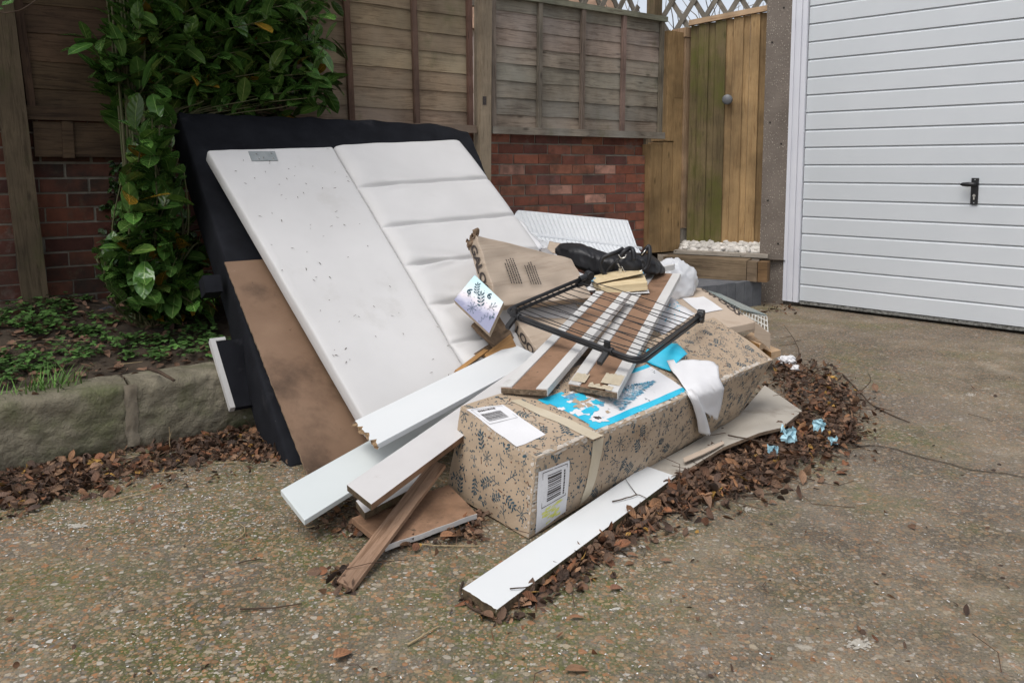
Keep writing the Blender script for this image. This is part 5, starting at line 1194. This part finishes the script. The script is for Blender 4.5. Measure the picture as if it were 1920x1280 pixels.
# overhanging twig at the top left corner, with an unseen crown added for shade
ob_ = thing('branch_tip_and_shade_crown', D(-120, -60, 2.6), 'thin leafy branch tip over the leaning mossy post, with an unseen crown added for shade', 'branch')
m = M(); m.tube(smoothp([D(-120, -60, 2.6), D(-20, 15, 2.6), D(28, 22, 2.62), D(66, 2, 2.62), D(84, -20, 2.6)]), .0022, 6); m.build('stem', 'twig', ob_, smooth=True)
for i in range(7): m2 = None; m = m if i else M(); m.tube(smoothp([A(-4.6, 3.0+.2*i, 2.2), A(-4.0, 3.0+.25*i, 3.0), A(-3.0+.1*i, 3.0+.3*i, 3.3+.05*i)], 5), [.03-.002*j for j in range(11)], 6)  # unseen limbs added outside the frame to carry the shading leaves
m.build('shade_limbs', 'twig', ob_, smooth=True)
m = M()
for _ in range(1300):                                                    # unseen leaf mass added above the picture to darken the left side
    p = wf(r.uniform(-4.6, -2.3), r.uniform(.05, 1.35), 2.75+abs(r.gauss(0, .4))); f = r.uniform(.5, 1.3); m.col = (f, f, f)
    leaf(m, p, r.uniform(.14, .2), r.uniform(.06, .085), r.uniform(0, 6.28), r.uniform(-.7, .3), r.uniform(-.6, .6), .25, .2, 4, .9)
for x, y, a in ((0, 18, 2.2), (4, 10, 1.3), (12, 6, .4), (-10, 4, 1.9), (20, -12, 1.)): leaf(m, D(x, y, 2.6), .05, .02, a, .5, .5, .1, .3)
m.build('foliage', 'laurel_leaf', ob_, smooth=True)
# the bed is shaded by the added crown above
# ivy on the bricks
iv = thing('ivy', W(218, 470, .02), 'dark ivy trailing down the bricks between post and laurel', 'ivy'); m = M(); m2 = M()
m2.tube([W(225, 300, .01), W(215, 360, .012), W(222, 700, .005), W(210, 500, .02)], .004, 5)
for _ in range(150):
    t = r.random(); p = W(lerp(228, 205, t)+r.gauss(0, 13), lerp(300, 520, t), r.uniform(.012, .05)); f = r.uniform(.3, .6); m.col = (f, f, f); leaf(m, p, .035, .03, -math.pi/2+r.uniform(-1.5, 1.5), r.uniform(-1., .3), r.uniform(-1, 1), .1, .1, 3)
m2.build('stem', 'twig', iv); m.build('foliage', 'laurel_leaf', iv, smooth=True)

# weeds on the bed
def bed(s, o, h=0.): return wf(s, o, soil_z(s, o)+h)
wd_ = M(); k = 0
while k < 950:
    s, o = r.uniform(-4.4, -2.2), r.uniform(.1, KO-.10)
    if nz((s, o, 0), 3.2, 4)+.5*nz((s, o, 0), 9., 6) < .0: continue
    k += 1; c = bed(s, o, .004); f = r.uniform(.5, 1.15); hgt = r.uniform(.01, .045)
    for j in range(r.randint(4, 7)):
        a = r.uniform(0, 6.28); g_ = f*r.uniform(.8, 1.2); wd_.col = (g_*.95, g_, g_); sz = r.uniform(.014, .033)
        leaf(wd_, c+A(math.cos(a)*.010, math.sin(a)*.010, hgt*r.uniform(.5, 1.2)), sz, sz*.85, a, r.uniform(-.2, .6), r.uniform(-.3, .3), .2, .15, 3, .7)
tag(wd_.build('ground_weeds', 'weed_leaf', smooth=True), kind='stuff')
for i, (x, y, n_, lab) in enumerate(((78, 735, 46, 'bright green grass tuft on the bed nearest the kerb'), (112, 722, 40, 'bright green grass tuft right behind the kerb tuft'), (30, 790, 14, 'sparse grass blades at the left end of the kerb'))):
    p = G(x, y, .25); s, o = float(np.dot(p-P0, WD)), min(KO-.1, float(np.dot(p-P0, WN))); m = M()
    for _ in range(n_):
        c = bed(s+r.gauss(0, .035), o+r.gauss(0, .025)); f = r.uniform(.7, 1.5); m.col = (f, f, f*.8); leaf(m, c, r.uniform(.06, .13), .005, r.uniform(0, 6.28), r.uniform(.9, 1.45), 0, r.uniform(.1, .5), .2, 4, .5)
    tag(m.build('grass_tuft', 'weed_leaf', smooth=True), lab, 'grass tuft', 'grass tufts on the bed')

# fallen leaves
def litter(name, polys, total, layers=.045, seed=1, szk=1.):
    rr = random.Random(seed); m = M()
    for poly, n_, h in polys:
        xs_, ys_ = [p[0] for p in poly], [p[1] for p in poly]; cx_, cy_ = sum(xs_)/len(xs_), sum(ys_)/len(ys_); k = 0
        while k < n_:
            x, y = rr.uniform(min(xs_), max(xs_)), rr.uniform(min(ys_), max(ys_))
            jx, jy = x+rr.gauss(0, 11), y+rr.gauss(0, 6)
            if not inpoly(jx, jy, poly): continue
            p = G(x, y, 0)
            if nz(p, 9, 8)+.6*nz(p, 21, 9) < rr.uniform(-1.1, .15): continue
            if 905 < x < 1275 and 820 < y < 1150 and y < 1146-(x-932)*.745+4+5*rr.random(): continue
            k += 1; lay = rr.random()
            hh = h*lay*(.35+.65*max(0, .5+nz(p, 6, 5)))
            c = rr.choice(((.9, .85, .85), (1.2, 1.1, 1.05), (.6, .55, .58), (1.5, 1.2, .9), (.4, .36, .36), (.8, .66, .6), (1.3, .85, .6), (.5, .45, .42), (1.7, 1.6, 1.5)))
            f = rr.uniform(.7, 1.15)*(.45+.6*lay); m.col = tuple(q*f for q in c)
            if rr.random() < .02: m.col = (2.4, 2.2, .8)
            sz = (rr.uniform(.010, .030) if rr.random() < (.9 if lay < .6 else .6) else rr.uniform(.026, .044))*szk; flat_ = rr.gauss(0, .16+.2*lay)
            if 925 < x < 1300: hh = min(hh, max(.0, (y-(1146-(x-932)*.745))*.0009))
            leaf(m, p+ZZ*(.004+hh), sz, sz*(rr.uniform(.4, .9) if rr.random() < .65 else rr.uniform(.12, .3)), rr.uniform(0, 6.28), flat_, rr.uniform(-1., 1.), rr.uniform(-.8, 1.1), rr.uniform(-.6, 1.), 5, rr.uniform(.6, 1.2), rr.uniform(.45, .9))
    for poly, n_, h in polys:                                            # stalks and bits of twig among the leaves
        xs_, ys_ = [p[0] for p in poly], [p[1] for p in poly]
        for _ in range(n_//7):
            x, y = rr.uniform(min(xs_), max(xs_)), rr.uniform(min(ys_), max(ys_))
            if not inpoly(x, y, poly): continue
            p = G(x, y, 0)+ZZ*(.006+h*rr.random()*.8); a = rr.uniform(0, 6.28); l = rr.uniform(.03, .11) if rr.random() < .75 else rr.uniform(.1, .22); m.col = (.5, .42, .4)
            m.tube([p, p+A(math.cos(a), math.sin(a), rr.uniform(-.1, .35))*l*.5, p+A(math.cos(a+.4), math.sin(a+.4), rr.uniform(-.05, .2))*l], .0011, 4)
    return tag(m.build(name, 'dead_leaf', smooth=True), kind='stuff')
litter('leaf_litter', [
    ([(1452, 690), (1500, 678), (1545, 690), (1590, 735), (1612, 775), (1605, 825), (1560, 850), (1490, 868), (1462, 905), (1390, 925), (1300, 950), (1255, 905), (1345, 845), (1420, 812), (1500, 775), (1470, 740)], 4600, .030),
    ([(1450, 680), (1570, 680), (1660, 770), (1640, 860), (1500, 930), (1300, 985), (1100, 1110), (950, 1180), (1240, 940)], 700, .005),
    ([(1270, 912), (1340, 890), (1306, 942), (1222, 982), (1130, 1042), (1030, 1100), (955, 1152), (985, 1128), (1110, 1026)], 1250, .011),
    ([(858, 1112), (866, 1118), (930, 1158), (1010, 1105), (1000, 1128), (930, 1172), (875, 1152)], 60, .006)], 0, seed=3)
litter('kerb_leaf_litter', [
    ([(-30, 897), (250, 846), (440, 806), (540, 815), (530, 860), (400, 862), (250, 895), (60, 945), (-30, 960)], 3000, .018),
    ([(-30, 890), (300, 850), (540, 830), (540, 880), (250, 925), (-30, 985)], 260, .01),
    ([(600, 960), (660, 940), (720, 1010), (640, 1010), (590, 990)], 130, .015), ([(730, 1025), (900, 960), (990, 1010), (930, 1020), (850, 1010), (760, 1035)], 200, .02),
    ([(600, 1085), (650, 1060), (680, 1105), (640, 1125)], 40, .012), ([(1420, 560), (1475, 566), (1500, 575), (1460, 592), (1415, 590)], 60, .03)], 0, seed=4)
litter('scattered_leaves', [([(0, 960), (1000, 900), (1920, 640), (1920, 1280), (0, 1280)], 150, .002)], 0, seed=5, szk=.6)
m = M()
for _ in range(1300):                                                    # dead leaves on the bed
    s, o = r.uniform(-4.4, -2.2), r.uniform(.1, KO-.05); f = r.uniform(.5, 1.5); m.col = (f*1.1, f, f); sz = r.uniform(.02, .06)
    leaf(m, bed(s, o, .012), sz, sz*.5, r.uniform(0, 6.28), r.gauss(0, .3), r.uniform(-.8, .8), r.uniform(-.3, .5), .3, 4)
tag(m.build('bed_leaf_litter', 'dead_leaf', smooth=True), kind='stuff')
# pale flecks of shredded packing on the concrete
m = M()
for i in range(1700):
    if i < 1100: x, y = r.gauss(330, 230), 1010-abs(r.gauss(0, 80))*1.2+r.uniform(-40, 10)
    else: x, y = r.uniform(0, 1920), r.uniform(640, 1280)
    if not (0 < x < 1920 and 800 < y < 1280) or (x < 560 and y < 905-.18*x): continue
    p = G(x, y, .0035); a = r.uniform(0, 6.28); l, w_ = r.uniform(.0012, .0042), r.uniform(.0007, .002); f = r.uniform(.35, .8); m.col = (f, f, f*.98)
    d1, d2 = A(math.cos(a), math.sin(a), r.uniform(-.2, .3))*l, A(-math.sin(a), math.cos(a), 0)*w_
    m.add([p-d1-d2, p+d1-d2, p+d1+d2*.6, p-d1+d2], [(0, 1, 2, 3)])
tag(m.build('packing_flecks', 'fleck'), kind='stuff')
# pale splashes on the concrete
for i, (x, y, rx, ry) in enumerate(((1610, 1206, 34, 17), (1402, 955, 15, 6), (1296, 990, 14, 5), (1645, 1148, 12, 5), (145, 985, 26, 5), (1650, 1120, 9, 4), (1820, 740, 14, 4))):
    m = M()
    for _ in range(110 if rx > 20 else 45):
        q = abs(r.gauss(0, .42)); a = r.uniform(0, 6.28); px, py = x+rx*q*math.cos(a)*1.3, y+ry*q*math.sin(a)*1.3; s_z = rx*r.uniform(.04, .22)*max(.35, 1-q*.7); n_ = 7
        m.add([G(px+s_z*math.cos(6.28*k/n_)*r.uniform(.6, 1.2), py-s_z*.5*math.sin(6.28*k/n_)*r.uniform(.6, 1.2), .0015+.0012*r.random()) for k in range(n_)], [tuple(range(n_))])
    tag(m.build('concrete_splash', 'pale_splash'), kind='structure')
# single leaves one can point to
def oneleaf(x, y, L, wd, yaw, col, label, lobed=False, h=.008):
    m = M(); m.col = col; p = G(x, y, h)
    if lobed:
        P = [(0, 0)]; half = [(.06, .03), (.2, .12), (.25, .30), (.34, .17), (.45, .22), (.52, .42), (.60, .22), (.72, .24), (.80, .33), (.86, .14), (1., .02)]
        pts = [(0, .01)]+half+[(a, -b) for a, b in reversed(half)]+[(0, -.01)]
        cs, sn_ = math.cos(yaw), math.sin(yaw)
        T = lambda a, b: p+A((a*cs-b*sn_)*L, (a*sn_+b*cs)*L, .012*abs(b)*2+.012*nz((a*4, b*4, 1), 1.))
        n_ = len(half)
        for i in range(n_-1):
            for sg in (1, -1):
                (a0, b0), (a1, b1) = half[i], half[i+1]; m.add([T(a0, 0), T(a1, 0), T(a1, b1*sg), T(a0, b0*sg)], [(0, 1, 2, 3)], [(a0, .5), (a1, .5), (a1, .5+.5*sg), (a0, .5+.5*sg)])
        m.tube([T(.05, 0), T(-.12, .01), T(-.22, -.02)], .0012, 5)
    else: leaf(m, p, L, wd, yaw, .15, .1, .3, .35, 6)
    tag(m.build('fallen_leaf', 'dead_leaf', smooth=True), label, 'leaf', 'single fallen leaves')
oneleaf(958, 1137, .075, .05, .55, (1.9, 1.75, 1.7), 'pale brown lobed oak leaf at the near end of the long white plank', True)
oneleaf(1144, 1103, .035, .022, .3, (1.5, 1.15, 1.1), 'reddish brown oval leaf on bare concrete right of the oak leaf')
oneleaf(1068, 1156, .035, .012, .1, (1.9, 1.5, 1.2), 'narrow tan leaf on the concrete below the oak leaf')
oneleaf(1176, 1038, .03, .014, -.2, (1.7, 1.4, 1.2), 'small tan leaf just beyond the litter along the white plank')
oneleaf(1225, 963, .022, .016, .1, (3.4, 3., 1.1), 'tiny yellow leaf beside the leaf litter')
oneleaf(1240, 1050, .03, .013, .1, (1.8, 1.5, 1.4), 'pale curled leaf lying out on the grey concrete')
oneleaf(1060, 1255, .05, .022, .1, (1.6, 1.4, 1.2), 'dull tan leaf on the mossy concrete at the bottom edge')
oneleaf(625, 1232, .045, .03, .7, (1.8, 1.4, 1.1), 'crumpled brown leaf on the concrete below the hardwood strip', h=.012)
oneleaf(825, 1005, .05, .032, .3, (1.9, 1.5, 1.2), 'curled tan leaf beside the chipboard panel', h=.025)

# twigs and stalks
def twig(label, pts, rad, mat='twig', forks=(), h=.006, cat='twig', group='twigs and stalks on the concrete'):
    m = M(); P = smoothp([G(x, y, z[0] if z else h) for x, y, *z in pts], 5); n_ = len(P)
    P = [p+A(nz(p, 30, 1), nz(p, 30, 2), .5*abs(nz(p, 30, 3)))*.003 for p in P]; m.tube(P, [rad*(1-.5*i/n_) for i in range(n_)], 6)
    for f in forks: Q = smoothp([G(x, y, z[0] if z else h) for x, y, *z in f], 4); m.tube(Q, [rad*.7*(1-.6*i/len(Q)) for i in range(len(Q))], 5)
    tag(m.build('stalk' if mat == 'straw' else 'twig', mat, smooth=True), label, cat, group)
twig('dark forked twig standing out right of the leaf heap', [(1580, 702), (1612, 735, .02), (1640, 762), (1705, 792)], .004, forks=[[(1612, 735, .02), (1632, 715, .06), (1628, 700, .07)], [(1640, 762), (1672, 770, .02)]])
twig('thin upright twig tangle at the far end of the leaf heap', [(1500, 690, .0), (1497, 655, .03), (1485, 630, .04), (1470, 610, .05)], .003, forks=[[(1492, 645, .035), (1460, 648, .03)], [(1490, 640, .035), (1502, 637, .05)], [(1485, 630, .04), (1462, 634, .04)]])
m = M(); CK = smoothp([G(*p, .004) for p in ((1560, 838), (1640, 836), (1735, 858), (1830, 879), (1925, 894), (2100, 930))], 8)
CK = [p+A(nz(p, 14, 1), nz(p, 14, 2), 0)*.02+A(nz(p, 50, 1), nz(p, 50, 2), 0)*.006 for p in CK]
for p, q in zip(CK, CK[1:]):
    sd = nrm(np.cross(q-p, ZZ))*.0035; m.add([p-sd, q-sd, q+sd, p+sd], [(0, 1, 2, 3)])
tag(m.build('driveway_crack', 'soil'), kind='structure')
twig('short dark twig pointing out of the leaf heap', [(1470, 886), (1500, 893), (1528, 900)], .0035)
twig('curved twig arching over the front of the leaf heap', [(1365, 816, .06), (1420, 826, .08), (1480, 840, .07), (1540, 850, .03)], .003, forks=[[(1420, 826, .08), (1440, 850, .04)]])
twig('reddish twig lying along the near edge of the leaf heap', [(1350, 930), (1410, 928), (1470, 922)], .003)
twig('forked black twig resting on the long white plank', [(1148, 940, .034), (1180, 932, .036), (1196, 927, .036), (1213, 934, .034)], .0022, forks=[[(1194, 927, .036), (1180, 908, .036), (1172, 896, .036)]])
twig('fine twig on the near end of the long white plank', [(955, 1103, .033), (985, 1101, .033), (1012, 1092, .02)], .0018)
twig('thin dark twig right of the oak leaf by the plank', [(1010, 1120), (1040, 1095), (1082, 1080)], .0018)
twig('brown twig curling round the near end of the long white plank', [(868, 1090), (862, 1110), (878, 1135), (922, 1158)], .0035)
twig('reddish brown twig lying across the middle of the left concrete', [(450, 1141), (510, 1139), (567, 1131)], .0024)
twig('short dark twig left of the hardwood strip', [(447, 1056), (470, 1050), (493, 1048)], .002)
S_ = 'straw'
twig('long straw stalk lying away from the kerb leaves', [(205, 939), (265, 925), (330, 905)], .0026, S_)
twig('straw stalk lying at the edge of the kerb leaves', [(281, 888), (310, 886), (342, 886)], .0019, S_)
twig('straw stalk beside the foot of the black base', [(401, 868), (430, 867), (459, 867)], .0019, S_)
twig('bent straw stalk curling on the left concrete', [(438, 1012), (455, 1003), (459, 988), (450, 981)], .0019, S_)
twig('straight straw stick at the bottom beside small leaves', [(764, 1208), (795, 1190), (826, 1172)], .0026, S_)
twig('pale bent stalk beside the chipboard panel', [(776, 1018), (830, 1023), (905, 1022)], .0019, S_)
twig('straw stalk under the end of the greenish white plank', [(572, 989), (596, 985), (622, 979)], .0022, S_)
twig('thick dark stick lying across the top of the kerb', [(279, 690, .29), (300, 698, .285), (326, 713, .275)], .009)
twig('straw stem lying over the weeds on the bed', [(0, 642, .31), (70, 636, .315), (165, 640, .31)], .0019, S_)
twig('straw stem on the bed above the kerb joint', [(225, 683, .29), (250, 680, .29), (268, 678, .29)], .0019, S_)
twig('dry upright stalk in the leaves by the kerb', [(319, 845, .0), (318, 820, .05), (317, 800, .09)], .0018, S_, forks=[[(318, 820, .05), (322, 808, .075)]])

# bits on the bed and in the leaves
def crumple(name, label, c, rad, mat, cat, seed, sq=.6, group=None):
    m = M()
    def f(u, v):
        th, p_ = u*2*math.pi, (v-.5)*math.pi; d = A(math.cos(th)*math.cos(p_), math.sin(th)*math.cos(p_), math.sin(p_)*sq)
        return c+d*rad*(1+.45*nz(d, 2.2, seed)+.3*nz(d, 5, seed+1))
    m.grid(f, 20, 12); tag(m.build(name, mat, smooth=False, weld=.0002), label, cat, group)
def bedpx(x, y, h=0.):
    p = G(x, y, .31)
    for _ in range(4): s, o = float(np.dot(p-P0, WD)), float(np.dot(p-P0, WN)); p = G(x, y, soil_z(s, o)+h)
    return p
crumple('tissue', 'crumpled white tissue lying in the weeds of the bed', bedpx(118, 612, .01), .04, 'paper', 'tissue', 1, .5)
crumple('tissue', 'small white paper scrap in the bed beyond the tissue', bedpx(147, 580, .01), .018, 'paper', 'paper', 2, .6)
crumple('rock', 'dark bluish stone in the bed below the laurel', bedpx(205, 592, .0), .075, 'rock', 'stone', 3, .55)
crumple('torn_paper', 'ragged white paper scrap at the far corner of the patterned carton', G(1475, 676, .03), .05, 'paper', 'paper', 5, .5)
crumple('torn_paper', 'small white paper scrap on the leaf heap right of the carton', G(1495, 690, .03), .03, 'paper', 'paper', 6, .5)
for i, (x, y, lab) in enumerate(((1478, 815, 'pale blue plastic shred sticking out of the leaves at the cardboard edge'), (1535, 795, 'blue plastic shred on top of the leaf heap'), (1562, 826, 'tiny blue plastic shred at the right edge of the leaf heap'), (1449, 845, 'blue plastic shred low in the leaf heap under the cardboard'))):
    m = M(); p = G(x, y, .06 if i < 2 else .03); rr = .028*(1, .8, .6, .7)[i]
    m.grid(lambda u, v: p+A((u-.5)*2*rr, .3*rr*(v-.5), (v-.5)*1.6*rr)+A(nz((u*3, v*3, i), 1.), nz((u*3, v*3, i+9), 1.), nz((u*4, v*4, i+5), 1.))*rr*.9, 8, 8)
    tag(m.build('plastic_shred', 'shred_blue', smooth=False, solid=.0006), lab, 'plastic scrap', 'blue plastic scraps in the leaves')
